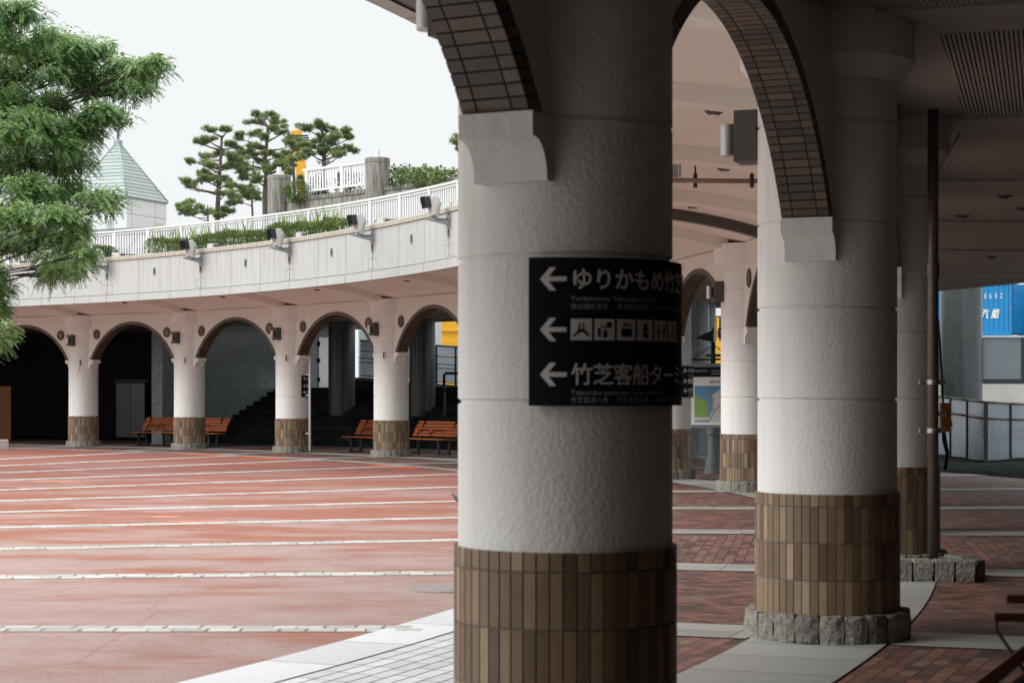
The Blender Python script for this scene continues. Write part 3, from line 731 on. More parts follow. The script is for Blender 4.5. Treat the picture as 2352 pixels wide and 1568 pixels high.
RS = .50; SW, SH = 1.0, .60                  # curved sign: radius, arc width, height
def build_sign():
    root = thing('direction_sign', 'x', 'sign', group='curved black direction signs on columns')
    A0 = -SW/2/RS                             # local +X is the sign centre direction; text runs with increasing angle
    def fn(off):
        def f(s, z): a = A0+s/RS; return (( RS+off)*cos(a), (RS+off)*sin(a), z)
        return f
    mb = MB(); mb.lathe([(RS-.016, 0), (RS, 0), (RS, SH), (RS-.016, SH), (RS-.016, 0)], 40, a0=A0, a1=-A0)
    for s in (0, SW): f0, f1 = fn(0), fn(-.016); mb.face([f1(s, 0), f0(s, 0), f0(s, SH), f1(s, SH)])
    mb.build('panel', SIGNB, root)
    mb = MB()
    for s in (.2, .8):
        for z in (.08, .52): f = fn(-.045); mb.tube([f(s, z), fn(-.01)(s, z)], .012, 6)
    mb.build('standoff', DKGREY, root)
    W_ = fn(.004); rows = [.512, .308, .127]
    for zc in rows:                           # arrows
        mb = MB()
        x0 = .048; w = .108; hh = .047; th = .019
        for j in range(6): mb.face([W_(x0+.02+(w-.02)*j/6, zc-th/2), W_(x0+.02+(w-.02)*(j+1)/6, zc-th/2), W_(x0+.02+(w-.02)*(j+1)/6, zc+th/2), W_(x0+.02+(w-.02)*j/6, zc+th/2)])
        for sg in (-1, 1): mb.face([W_(x0, zc), W_(x0+.028, zc), W_(x0+.066, zc+sg*hh), W_(x0+.040, zc+sg*hh)])
        mb.build('arrow', SIGNW, root)
    def line(mat, txt, z, size, wt, x=.172, pitch=None, sx=1.0):
        m = MB()
        if pitch:
            for i, ch in enumerate(txt):
                vf = text_polys(ch, size, sx=sx)
                for q_, (ox, oy) in enumerate(((0, 0), (wt, 0), (-wt, 0), (0, wt), (0, -wt), (wt*.7, wt*.7), (-wt*.7, -wt*.7))): place_text(m, vf, lambda X, Y, i=i: fn(.004+.0003*q_)(x+i*pitch+X+ox, z+Y+oy))
        else: place_text(m, text_polys(txt, size, wt, sx=sx), lambda X, Y: W_(x+X, z+Y))
        m.build('lettering', mat, root)
    line(SIGNW, 'ゆりかもめ竹芝駅', rows[0]-.034, .092, .0022, pitch=.090)
    line(SIGNW, '竹芝客船ターミナル', rows[2]-.034, .092, .0016, pitch=.088)
    line(SIGNG, 'Yurikamome Takeshiba Station', rows[0]-.088, .030, .0004, sx=1.05)
    for tx, x in (('百合鷗竹芝站', .172), ('百合鸥竹芝站', .365), ('유리카모메 다케시바역', .56)): line(SIGNG, tx, rows[0]-.120, .026, .0002, x=x)
    line(SIGNG, 'Takeshiba passenger boat terminal', rows[2]-.083, .030, .0004, sx=1.05)
    for tx, x in (('竹芝客運大樓', .172), ('竹芝客运大楼', .365), ('다케시바 여객선 터미널', .56)): line(SIGNG, tx, rows[2]-.113, .026, .0002, x=x)
    # pictograms: white squares with dark figures
    q = .086; D_ = fn(.006)
    for i in range(6):
        mb = MB(); dk = MB(); rd = MB(); bl = MB()
        x0 = .172+i*.0965
        for j in range(3): mb.face([W_(x0+q*j/3, rows[1]-q/2), W_(x0+q*(j+1)/3, rows[1]-q/2), W_(x0+q*(j+1)/3, rows[1]+q/2), W_(x0+q*j/3, rows[1]+q/2)])
        def P(poly, m=None):
            m = m or dk; m.face([D_(x0+q*(.5+u*.5), rows[1]+q*.5*v) for u, v in poly])
        def disc(u, v, r, m=None): P([(u+r*cos(a), v+r*sin(a)) for a in [2*pi*j/10 for j in range(10)]], m)
        if i == 0:
            for sg in (-1, 1): P([(sg*.1, .65), (sg*.22, .6), (sg*.3, -.05), (sg*.8, -.55), (sg*.72, -.7), (sg*.2, -.3)][::sg])
            P([(-.2, -.2), (.2, -.2), (.15, .05), (-.15, .05)])
        elif i == 1:
            P([(-.7, -.7), (-.4, -.7), (-.4, .15), (-.7, .15)]); P([(-.15, -.75), (.25, -.75), (.25, -.05), (-.15, -.05)]); disc(.45, .45, .3); P([(-.5, .3), (-.35, .35), (.3, .25), (.2, .1)])
        elif i == 2:
            P([(-.6, -.65), (.6, -.65), (.6, .15), (-.6, .15)]); P([(-.5, .35), (.55, .35), (.55, .5), (-.5, .5)]); P([(-.35, .6), (.1, .6), (.1, .75), (-.35, .75)])
        elif i == 3:
            disc(0, .5, .2); P([(-.45, -.1), (.45, -.1), (.2, .3), (-.2, .3)]); P([(-.3, -.7), (.3, -.7), (.3, -.2), (-.3, -.2)])
        elif i == 4:
            disc(-.45, .55, .14, rd); P([(-.8, -.3), (-.1, -.3), (-.32, .35), (-.58, .35)], rd); P([(-.6, -.75), (-.3, -.75), (-.3, -.3), (-.6, -.3)], rd)
            disc(.45, .55, .14, bl); P([(.2, -.1), (.7, -.1), (.65, .38), (.25, .38)], bl); P([(.28, -.75), (.62, -.75), (.62, -.1), (.28, -.1)], bl)
        else:
            disc(-.1, .6, .14); P([(-.2, .4), (0, .4), (.05, -.1), (-.15, -.1)]); P([(-.15, -.15), (.4, -.1), (.55, -.6), (.4, -.65), (.28, -.25), (-.15, -.28)])
            P([(-.5, -.1), (-.35, -.1), (-.3, -.5), (-.05, -.6), (.1, -.5), (.15, -.65), (-.1, -.78), (-.4, -.6)])
        sq = mb.build('pictogram', SIGNW, root)
        for g_, nm_, mt_ in ((dk, 'figure', SIGNB), (rd, 'woman_figure', SIGNR), (bl, 'man_figure', SIGNBL)):
            if g_.f: g_.build(nm_, mt_, sq)
    return root
sg0 = build_sign(); sg0.location = pol(R, 0, 1.560); sg0.rotation_euler = (0, 0, rad(-90+38.5)); sg0['label'] = 'large black sign with three white arrows on the nearest column'
p = pol(R, 10); dup(sg0, (p.x, p.y, 1.575), rad(-83.5+34+57), 'small black arrow sign on the far column behind the white conduit')
p = pol(R, 6); dup(sg0, (p.x, p.y, 1.575), rad(-95+33+57), 'small black arrow sign on the column left of the map board')

# ------------------------------------------------------------------ floodlights, cable boxes and outlets on the fascia
def build_flood():
    root = thing('floodlight', 'x', 'floodlight', group='floodlights on the fascia')
    # local +X points outward (into the deck), light aims towards -X; origin on the fascia face at bracket height
    mb = MB(); mb.prism([(0, -.13), (0, .02), (-.02, .03), (-.62, .03), (-.60, -.005)], -.07, .07, .5, Matrix(((1, 0, 0, 0), (0, 0, 1, 0), (0, 1, 0, 0), (0, 0, 0, 1))))
    mb.box((-.01, 0, -.05), (.02, .22, .22)); mb.build('bracket', GALV, root)
    T = Matrix.Translation((-.40, 0, .30)) @ Matrix.Rotation(rad(-11), 4, 'Y')
    mb = MB(); mb.box((0, 0, 0), (.20, .27, .46), M=T @ Matrix.Translation((0, 0, .02)), bevel=.02); mb.box((0, 0, 0), (.10, .22, .10), M=T @ Matrix.Translation((.12, 0, .12))); mb.build('housing', LIGHTM, root)
    mb = MB()
    for i in range(5): mb.box((0, 0, 0), (.17, .28, .012), M=T @ Matrix.Translation((-.17, 0, .02+i*.058)) @ Matrix.Rotation(rad(14), 4, 'Y'))
    for s in (-1, 1): mb.box((0, 0, 0), (.15, .012, .27), M=T @ Matrix.Translation((-.165, s*.14, .13)))
    mb.box((0, 0, 0), (.02, .27, .27), M=T @ Matrix.Translation((-.105, 0, .13))); mb.build('louvre', BLACK, root)
    mb = MB()
    for s in (-1, 1): mb.box((0, 0, 0), (.06, .016, .40), M=Matrix.Translation((-.32, s*.165, .20)) @ Matrix.Rotation(rad(14), 4, 'Y'))
    mb.box((-.36, 0, .04), (.06, .346, .016)); mb.build('yoke', GALV, root)
    mb = MB(); mb.tube([(-.45, -.05, .06), (-.3, -.1, -.02), (-.1, -.13, .0), (-.02, -.10, .25), (.05, -.08, .42)], .011, 6); mb.build('cable', BLACK, root)
    return root
def build_outlet():
    mb = MB(); oc = [(-.045, -.075), (-.03, -.09), (.03, -.09), (.045, -.075), (.045, .075), (.03, .09), (-.03, .09), (-.045, .075)]
    Mx = Matrix(((0, 0, -1, 0), (1, 0, 0, 0), (0, 1, 0, 0), (0, 0, 0, 1)))
    mb.prism([(x*1.25, y*1.2) for x, y in oc], 0, .014, .5, Mx)
    for (y, z) in ((-.035, -.085), (.035, -.085), (-.035, .085), (.035, .085)): mb.box((-.02, y, z), (.02, .018, .018))
    root = mb.build('cable_outlet', GALV); 
    m2 = MB(); m2.prism([(x*.75, y*.75) for x, y in oc], .012, .020, .5, Mx); m2.build('opening', BLACK, root)
    return root
def build_cbox():
    mb = MB(); mb.box((0, 0, .06), (.16, .26, .115), bevel=.01); root = mb.build('cable_box', LIGHTM)
    m2 = MB(); m2.tube([(0, -.13, .05), (0, -.24, .045), (.02, -.32, .05), (.04, -.8, .02)], [.03, .03, .014, .014], 8); m2.build('cable_gland', BLACK, root); return root
f0 = build_flood(); o0 = build_outlet(); b0 = build_cbox()
FLN = {12: 'floodlight partly behind the tree leaves, leftmost on the fascia', 11: 'floodlight in front of the left end of the clipped hedge', 10: 'floodlight in front of the right part of the clipped hedge',
       9: 'floodlight on the fascia just right of the clipped hedge', 8: 'floodlight next to the edge of the big column, nearest of the row'}
# lights stand at the column azimuths 11..7 of the fit
FL = {11: FLN[12], 10: FLN[11], 9: FLN[10], 8: FLN[9], 7: FLN[8]}
OUTL = {11: 'beside the tree leaves', 10: 'near the left hedge end', 9: 'near the right part of the hedge', 8: 'just right of the hedge', 7: 'nearest the big column'}
f0.scale = (.88,)*3; fi = True
for k, lab in FL.items():
    p = pol(RF, k, 5.33)
    if fi: f0.location = p; f0.rotation_euler = (0, 0, ang(k)); f0['label'] = lab
    else: dup(f0, p, ang(k), lab)
    lo = 'dark cable outlet under the floodlight '+OUTL[k]; p2 = pol(RF, k, 5.06)
    if fi: o0.location = p2; o0.rotation_euler = (0, 0, ang(k)); tag(o0, lo, 'cable outlet', 'cable outlets on the fascia')
    else: dup(o0, p2, ang(k), lo)
    lb = 'pale cable box on the coping behind the floodlight '+OUTL[k]; p3 = pol(RF+.1, k-.09, ZT+.087)
    if fi: b0.location = p3; b0.rotation_euler = (0, 0, ang(k)); tag(b0, lb, 'cable box', 'cable boxes on the coping')
    else: dup(b0, p3, ang(k), lb)
    fi = False
for k in (10.5, 9.5, 8.5, 7.5):
    dup(o0, pol(RF, k, 5.10), ang(k), 'cable outlet on bare fascia, '+{10.5: 'leftmost, by the tree', 9.5: 'below the hedge middle', 8.5: 'below the hedge right end', 7.5: 'nearest the big column'}[k])
dup(b0, pol(RF+.1, 11.93, ZT+.087), ang(11.93), 'pale cable box on the coping left of the tree branch')
# thin drain lines below the fittings
mb = MB()
for k in FL:
    mb.face([pol(RF-.003, k-.002, 4.56), pol(RF-.003, k+.002, 4.56), pol(RF-.003, k+.002, 4.95), pol(RF-.003, k-.002, 4.95)])
    for (ka, kb, z0, z1) in ((k-.055, k+.055, 4.80, 4.806), (k-.055, k+.055, 4.56, 4.566), (k-.055, k-.053, 4.56, 4.80), (k+.053, k+.055, 4.56, 4.80)):
        mb.face([pol(RF-.003, ka, z0), pol(RF-.003, kb, z0), pol(RF-.003, kb, z1), pol(RF-.003, ka, z1)])
part(mb, 'hatch_outline', DKGREY)
# ceiling spotlights, one per bay
def build_spot():
    root = thing('ceiling_spotlight', 'x', 'spotlight', group='ceiling spotlights under the canopy')
    mb = MB()
    for i in range(7): pass
    mb.lathe([(.115, .06), (.115, 0), (.11, -.03), (.085, -.075), (.05, -.10), (0, -.105)], 24); mb.build('bowl', DKGREY, root)
    mb = MB(); mb.lathe([(0, -.125), (.035, -.12), (.05, -.09), (.03, -.05)], 16); mb.build('lens', LAMPG, root); return root
s0 = build_spot(); fi = True
SPN = {2: 'ceiling spotlight nearest, seen through the right arch under the first rib', 3: 'ceiling spotlight above the hanging pipe, seen through the right arch', 4: 'ceiling spotlight just above the black joint cover',
       8: 'small ceiling spotlight left of the big column', 9: 'small ceiling spotlight above the far arch with the mosaic pillar', 10: 'small ceiling spotlight above the mosaic wall arch', 11: 'small ceiling spotlight above the steel doors arch'}
for k, lab in SPN.items():
    r = 39.85; p = pol(r, k+.2, zc_(r)-.02)
    if fi: s0.location = p; s0['label'] = lab; fi = False
    else: dup(s0, p, 0, lab)
# recessed downlights in the outer ceiling
dl = None
for (x, y, lab) in ((2307, 450, 'dark ceiling downlight nearest, right of the downpipe'), (2350, 478, 'dark ceiling downlight at the right picture edge'), (2210, 495, 'dark ceiling downlight just right of the downpipe'), (2277, 590, 'dark ceiling downlight farthest, above the blue container')):
    Z = 2.466*FPX/(HOR-y); p = at(x, y, Z)
    if dl is None:
        dl = thing('ceiling_downlight', lab, 'downlight', p, 0, 'downlights in the dark ceiling')
        mb = MB(); mb.lathe([(.10, .03), (.10, -.012), (.085, -.016), (.075, .0)], 24); mb.build('ring', DKGREY, dl)
        mb = MB(); mb.lathe([(.075, .0), (.05, -.03), (0, -.035)], 20); mb.build('lens', BLACK, dl)
    else: dup(dl, p, 0, lab)
# hanging rail between two ribs
root = thing('hanging_pipe', 'rusty pipe hung on two black rods below the pink ceiling', 'pipe', at(1640, 415, 23.4))
L0 = root.location
mb = MB(); mb.tube([at(1500, 414, 23.2)-L0, at(1800, 417, 23.6)-L0], .030, 8); mb.build('pipe', simple('rusty_pipe', (.30, .22, .16), .7, .4, 20), root)
for x in (1597, 1727):
    mb = MB(); p = at(x, 414, 23.35); mb.tube([p-L0+Vector((0, 0, .20)), p-L0+Vector((0, 0, .02))], .012, 6); mb.tube([p-L0+Vector((0, 0, .08)), p-L0+Vector((0, 0, -.09))], .028, 6); mb.build('hanger', BLACK, root)
mb = MB(); mb.box(at(1548, 392, 23.3)-L0, (.10, .08, .16)); mb.tube([at(1562, 375, 23.3)-L0, at(1562, 406, 23.3)-L0], .012, 6); mb.build('junction_box', GALV, root)

# ------------------------------------------------------------------ white railing along the deck
RR, ZD, ZH = 40.0, 5.42, 6.56
root = thing('white_railing', 'long white slatted railing along the edge of the deck', 'railing', pol(RR, 8, ZD))
def rp(mb, name, mat): o = mb.build(name, mat, root); o.location = -root.location; return o
mb = MB(); sweep(mb, [(RR-.06, ZH-.055), (RR-.06, ZH), (RR+.06, ZH), (RR+.06, ZH-.055)], -4, 15, 19*8, False, closed=True); rp(mb, 'top_rail', WHITEP)
mb = MB(); sweep(mb, [(RR-.03, ZD+.16), (RR-.03, ZD+.22), (RR+.03, ZD+.22), (RR+.03, ZD+.16)], -4, 15, 19*8, False, closed=True)
sweep(mb, [(RR-.03, ZH-.12), (RR-.03, ZH-.08), (RR+.03, ZH-.08), (RR+.03, ZH-.12)], -4, 15, 19*8, False, closed=True); rp(mb, 'bottom_rail', WHITEP)
NP = 3
for i in range(-4*NP, 15*NP):
    k = i/NP
    mb = MB(); p = pol(RR, k); mb.box((p.x, p.y, (ZD+ZH-.055)/2), (.10, .115, ZH-.055-ZD), ang(k)); rp(mb, 'post', WHITEP)
    mb = MB(); nb = 13
    for j in range(1, nb):
        kk = k+j/(nb*NP); p = pol(RR, kk); mb.box((p.x, p.y, (ZD+.22+ZH-.12)/2), (.022, .062, ZH-.34-ZD), ang(kk))
    rp(mb, 'slat_panel', WHITEP)

# ------------------------------------------------------------------ upper terrace: wall, round pillars, short railing
RT = 45.0
def kpix(x, r):                               # azimuth (in bays) where a vertical line of the picture meets radius r
    dx = (x-1176)/FPX; A = 1+dx*dx; B = -2*(dx*CX+CY); C = CX*CX+CY*CY-r*r
    Z = (-B+math.sqrt(B*B-4*A*C))/(2*A); return (math.atan2(Z-CY, dx*Z-CX)-T0)/DT
k1, k2 = kpix(641, RT), kpix(867, RT)
root = thing('terrace_wall', 'weathered concrete terrace wall with cobble capping behind the railing', 'wall', pol(RT, k2, 5.32))
mb = MB(); sweep(mb, [(RT, 5.32), (RT, 7.66), (RT+.3, 7.66), (RT+.3, 5.32)], 4, k1, 40, False, closed=True)
o = mb.build('wall_body', CONC, root); o.location = -root.location
mb = MB(); nn = int((k1-4)*RT*DT/.17)
for i in range(nn):
    ka, kb = 4+(k1-4)*(i+.06)/nn, 4+(k1-4)*(i+.94)/nn; tn = random.random(); e = random.uniform(-.012, .012)
    lo = [pol(RT-.04, ka, 7.662), pol(RT-.04, kb, 7.662), pol(RT+.32, kb, 7.662), pol(RT+.32, ka, 7.662)]
    hi = [pol(RT-.02, ka+.002, 7.79+e), pol(RT-.02, kb-.002, 7.79+e), pol(RT+.30, kb, 7.79+e), pol(RT+.30, ka, 7.79+e)]
    mb.face(hi, tn)
    for q_ in range(4): mb.face([lo[q_], lo[(q_+1) % 4], hi[(q_+1) % 4], hi[q_]], tn)
o = mb.build('cobble_cap', GRANITE, root); o.location = -root.location
mb = MB(); sweep(mb, [(RT+.3, 7.6), (50.4, 7.6), (50.4, 5.3)], 4, k1, 40, False); o = mb.build('terrace_soil', SOIL, root); o.location = -root.location
def build_pillar():
    root = thing('round_pillar', 'x', 'pillar', group='round concrete pillars on the terrace')
    mb = MB(); mb.lathe([(.36, 0), (.36, 2.0), (.352, 2.008), (.352, 2.018), (.36, 2.026), (.36, 3.06), (.375, 3.07), (.375, 3.18), (.35, 3.2), (0, 3.2)], 40); mb.build('shaft', CONC, root)
    mb = MB(); mb.lathe([(.075, 3.195), (.075, 3.45), (.068, 3.46), (0, 3.46)], 20); mb.lathe([(.085, 3.19), (.085, 3.25), (.075, 3.255)], 20); mb.build('lamp', LAMPG, root); return root
q0 = build_pillar(); q0.location = pol(RT, k1, 5.32); q0['label'] = 'smaller looking round concrete pillar in front of the pines, left end of the terrace wall'
dup(q0, pol(RT, k2, 5.46), 0, 'taller round concrete pillar with white lamp at the right end of the short railing')
root = thing('terrace_railing', 'short white slatted railing between the two round pillars', 'railing', pol(RT-.05, k2, 7.7))
ka, kb = k2+.06, kpix(690, RT)
def rq(mb, name): o = mb.build(name, WHITEP, root); o.location = -root.location
mb = MB(); sweep(mb, [(RT+.08, 8.58), (RT+.08, 8.65), (RT+.20, 8.65), (RT+.20, 8.58)], ka-.05, kb, 10, False, closed=True); rq(mb, 'top_rail')
mb = MB(); sweep(mb, [(RT+.11, 7.93), (RT+.11, 7.99), (RT+.17, 7.99), (RT+.17, 7.93)], ka, kb, 10, False, closed=True); rq(mb, 'bottom_rail')
for i in range(3):
    k = kb+.03+(ka-kb)*i/2.06; k = min(kb-.03, max(ka, kb-.03+(ka-kb)*i/2.0)) if i else kb-.03
    mb = MB(); p = pol(RT+.14, k); mb.box((p.x, p.y, 8.18), (.10, .12, .80), ang(k)); rq(mb, 'post')
for i in range(2):
    mb = MB()
    for j in range(1, 13):
        k = kb+(ka-kb)*(i+j/13)/2; p = pol(RT+.14, k); mb.box((p.x, p.y, 8.285), (.02, .06, .59), ang(k))
    rq(mb, 'slat_panel')

# ------------------------------------------------------------------ foliage helpers
def cloud_mesh(name, V, F, T, mat, parent=None):
    me = bpy.data.meshes.new(name); nv = len(V); nf = len(F); k = F.shape[1]
    me.vertices.add(nv); me.vertices.foreach_set('co', np.asarray(V, 'f').ravel())
    me.loops.add(nf*k); me.loops.foreach_set('vertex_index', np.asarray(F, 'i').ravel())
    me.polygons.add(nf); me.polygons.foreach_set('loop_start', np.arange(0, nf*k, k, dtype='i')); me.polygons.foreach_set('loop_total', np.full(nf, k, 'i'))
    a = me.attributes.new('tone', 'FLOAT', 'FACE'); a.data.foreach_set('value', np.clip(T, 0, 1).astype('f'))
    me.materials.append(mat); me.update(calc_edges=True); me.validate()
    o = bpy.data.objects.new(name, me); COL.objects.link(o)
    if parent: o.parent = parent
    return o
def unit(a): return a/np.maximum(1e-9, np.linalg.norm(a, axis=1, keepdims=True))
def leaves(P, size, aspect=.5, tone=None, flat=.4):
    """One rhombic leaf at every point P, randomly turned; flat>0 keeps them more horizontal."""
    n = len(P); d = unit(RNG.normal(size=(n, 3))*[1, 1, .6]); up = unit(RNG.normal(size=(n, 3))+np.array([0, 0, 1])*flat*3)
    s = unit(np.cross(d, up)); L = size*RNG.uniform(.6, 1.3, (n, 1))
    V = np.stack([P, P+d*L*.5+s*L*aspect*.5, P+d*L, P+d*L*.5-s*L*aspect*.5], 1).reshape(-1, 3)
    F = np.arange(4*n).reshape(n, 4); T = RNG.normal(.5, .22, n) if tone is None else tone
    return V, F, T
def fronds(P, D, L, pairs=8, droop=.35, wl=.30, tone=None):
    """Pinnate compound leaves: base P, direction D, length L."""
    n = len(P); D = unit(D); up = np.tile([0, 0, 1.], (n, 1)); S = unit(np.cross(D, up)+1e-6)
    Vs = []; Ts = []; base_t = RNG.normal(.45, .2, n) if tone is None else tone
    for i in range(pairs):
        s = (.18+.82*i/(pairs-1)); c = P+D*(L*s)[:, None]; c[:, 2] -= droop*L*s*s
        tang = D.copy(); tang[:, 2] -= 2*droop*s; tang = unit(tang); ll = (L*wl*(1-.45*abs(s-.45)))[:, None]; w = ll*.36
        for sg in (-1, 1):
            dd = unit(S*sg*.9+tang*.55+np.array([0, 0, -.28])+RNG.normal(size=(n, 3))*.10); nw = unit(tang+RNG.normal(size=(n, 3))*.1)
            Vs.append(np.stack([c, c+dd*ll*.5+nw*w, c+dd*ll, c+dd*ll*.5-nw*w], 1)); Ts.append(base_t+RNG.normal(0, .07, n))
    V = np.concatenate(Vs).reshape(-1, 3); F = np.arange(len(V)).reshape(-1, 4); return V, F, np.concatenate(Ts)

# clipped hedge and low planting in the planter behind the coping
def hedge(name, label, cat, k0, k1, r0, r1, z0, z1, n, size, tonemean=.5):
    k = RNG.uniform(k0, k1, n); u = RNG.uniform(0, 1, n); r = r0+(r1-r0)*RNG.uniform(0, 1, n)
    edge = np.minimum(1, np.minimum((k-k0), (k1-k))/.05)*.25+.75
    bump = 1+.10*np.sin(k*9)+.06*np.sin(k*23+1)+.05*np.sin(k*57)
    surf = RNG.uniform(0, 1, n) < .55                                    # most leaves near the clipped surface
    u = np.where(surf, 1-np.abs(RNG.normal(0, .06, n)), u); fr_ = RNG.uniform(0, 1, n) < .5
    r = np.where((~surf) & fr_, r0+np.abs(RNG.normal(0, .05, n)), r)
    z = z0+(z1-z0)*u*edge*bump; a = T0+k*DT
    P = np.stack([CX+r*np.cos(a), CY+r*np.sin(a), z], 1)
    T = RNG.normal(tonemean, .24, n)
    root = thing(name, label, cat, pol((r0+r1)/2, (k0+k1)/2, z0))
    V, F, T = leaves(P, size, .55, T); o = cloud_mesh('foliage', V, F, T, SHRUB, root); o.location = -root.location
    mb = MB()
    for i in range(40):
        kk = k0+(k1-k0)*(i+.5)/40; p = pol((r0+r1)/2, kk, z0); mb.tube([p, p+Vector((random.uniform(-.1, .1), random.uniform(-.1, .1), (z1-z0)*.8))], [.02, .008], 5)
    o = mb.build('stems', BARK, root); o.location = -root.location
    return root
hk = [kpix(x, 39.2) for x in (352, 575, 785)]
hedge('clipped_hedge', 'long clipped hedge with tall grass blades behind the coping', 'hedge', hk[2], hk[0], 38.85, 39.7, 5.43, 6.02, 26000, .055)
hedge('round_shrub', 'small round shrub beside the leftmost floodlight behind the coping', 'shrub', kpix(250, 39.2), kpix(222, 39.2), 38.9, 39.6, 5.43, 5.98, 1800, .06, .4)
hedge('low_shrub', 'tiny low shrub on the coping right of the hedge', 'shrub', kpix(862, 39.1), kpix(832, 39.1), 38.85, 39.2, 5.43, 5.70, 700, .05, .35)
hedge('low_shrub', 'thin creeping green strip near the right end of the coping', 'shrub', kpix(1000, 39.1), kpix(885, 39.1), 38.85, 39.25, 5.43, 5.62, 1500, .05, .4)
def blades(label, ks, r, z0, hmin, hmax):
    V = []; F = []
    for k in ks:
        p = np.array(pol(r+random.uniform(-.25, .25), k, z0)); h = random.uniform(hmin, hmax); a = random.uniform(0, 6.28); w = .008
        lean = np.array([cos(a), sin(a), 0])*h*random.uniform(.05, .35); s = np.array([-sin(a), cos(a), 0])*w; b = len(V)
        V += [p-s, p+s, p+lean*.4+np.array([0, 0, h*.6])+s*.7, p+lean+np.array([0, 0, h])]; F.append((b, b+1, b+2, b+3))
    o = cloud_mesh('grass', np.array(V), np.array(F), RNG.uniform(0, 1, len(F)), GRASS); tag(o, label, 'grass', kind='stuff')
blades('tall grass blades growing through the clipped hedge', [random.uniform(hk[2], hk[0]+.05) for _ in range(420)], 39.3, 5.7, .3, .75)
blades('short grass along the coping right of the hedge', [random.uniform(kpix(1050, 39), kpix(860, 39)) for _ in range(900)]+[random.uniform(kpix(350, 39), kpix(40, 39)) for _ in range(300)], 39.0, 5.43, .08, .30)
# loose shrubs on the terrace
def bush(name, label, c, rx, ry, rz, n, size, cat='shrub', tm=.55):
    d = unit(RNG.normal(size=(n, 3))); rr = RNG.uniform(.45, 1.08, (n, 1))**.6; lob = 1+.22*np.sin(d[:, :1]*5+c[0])*np.cos(d[:, 2:]*6)
    P = d*rr*lob*np.array([rx, ry, rz])
    root = thing(name, label, cat, c)
    V, F, T = leaves(P, size, .5, RNG.normal(tm, .22, n)); cloud_mesh('foliage', V, F, T, SHRUB, root)
    mb = MB()
    for i in range(7):
        a = i*.9; mb.tube([(0, 0, -rz), (cos(a)*rx*.3, sin(a)*ry*.3, -rz*.2), (cos(a)*rx*.7, sin(a)*ry*.7, rz*.5)], [.018, .012, .006], 5)
    mb.build('stems', BARK, root); return root
BL = ['first loose green shrub right of the taller pillar', 'loose shrub above the terrace wall, between the pillar and the pale shrubs', 'pale leaved shrub above the middle of the right terrace wall', 'yellowish shrub above the terrace wall, nearest the big column']
for i, (x, y) in enumerate(((912, 406), (945, 404), (985, 405), (1028, 408))):
    p = at(x, y+8, 57.0-i*.9); bush('terrace_shrub', BL[i], p, .56, .40, .40, 1300, .10)
BL2 = ['shrub behind the left half of the short terrace railing', 'shrub behind the right half of the short terrace railing', 'shrub left of the short railing beside the smaller pillar']
for i, (x, y, s) in enumerate(((725, 432, .45), (800, 420, .45), (680, 440, .40))):
    p = at(x, y, 59.8-i*.3); bush('terrace_shrub', BL2[i], p, s, .35, s*.9, 1300, .08, tm=.5)

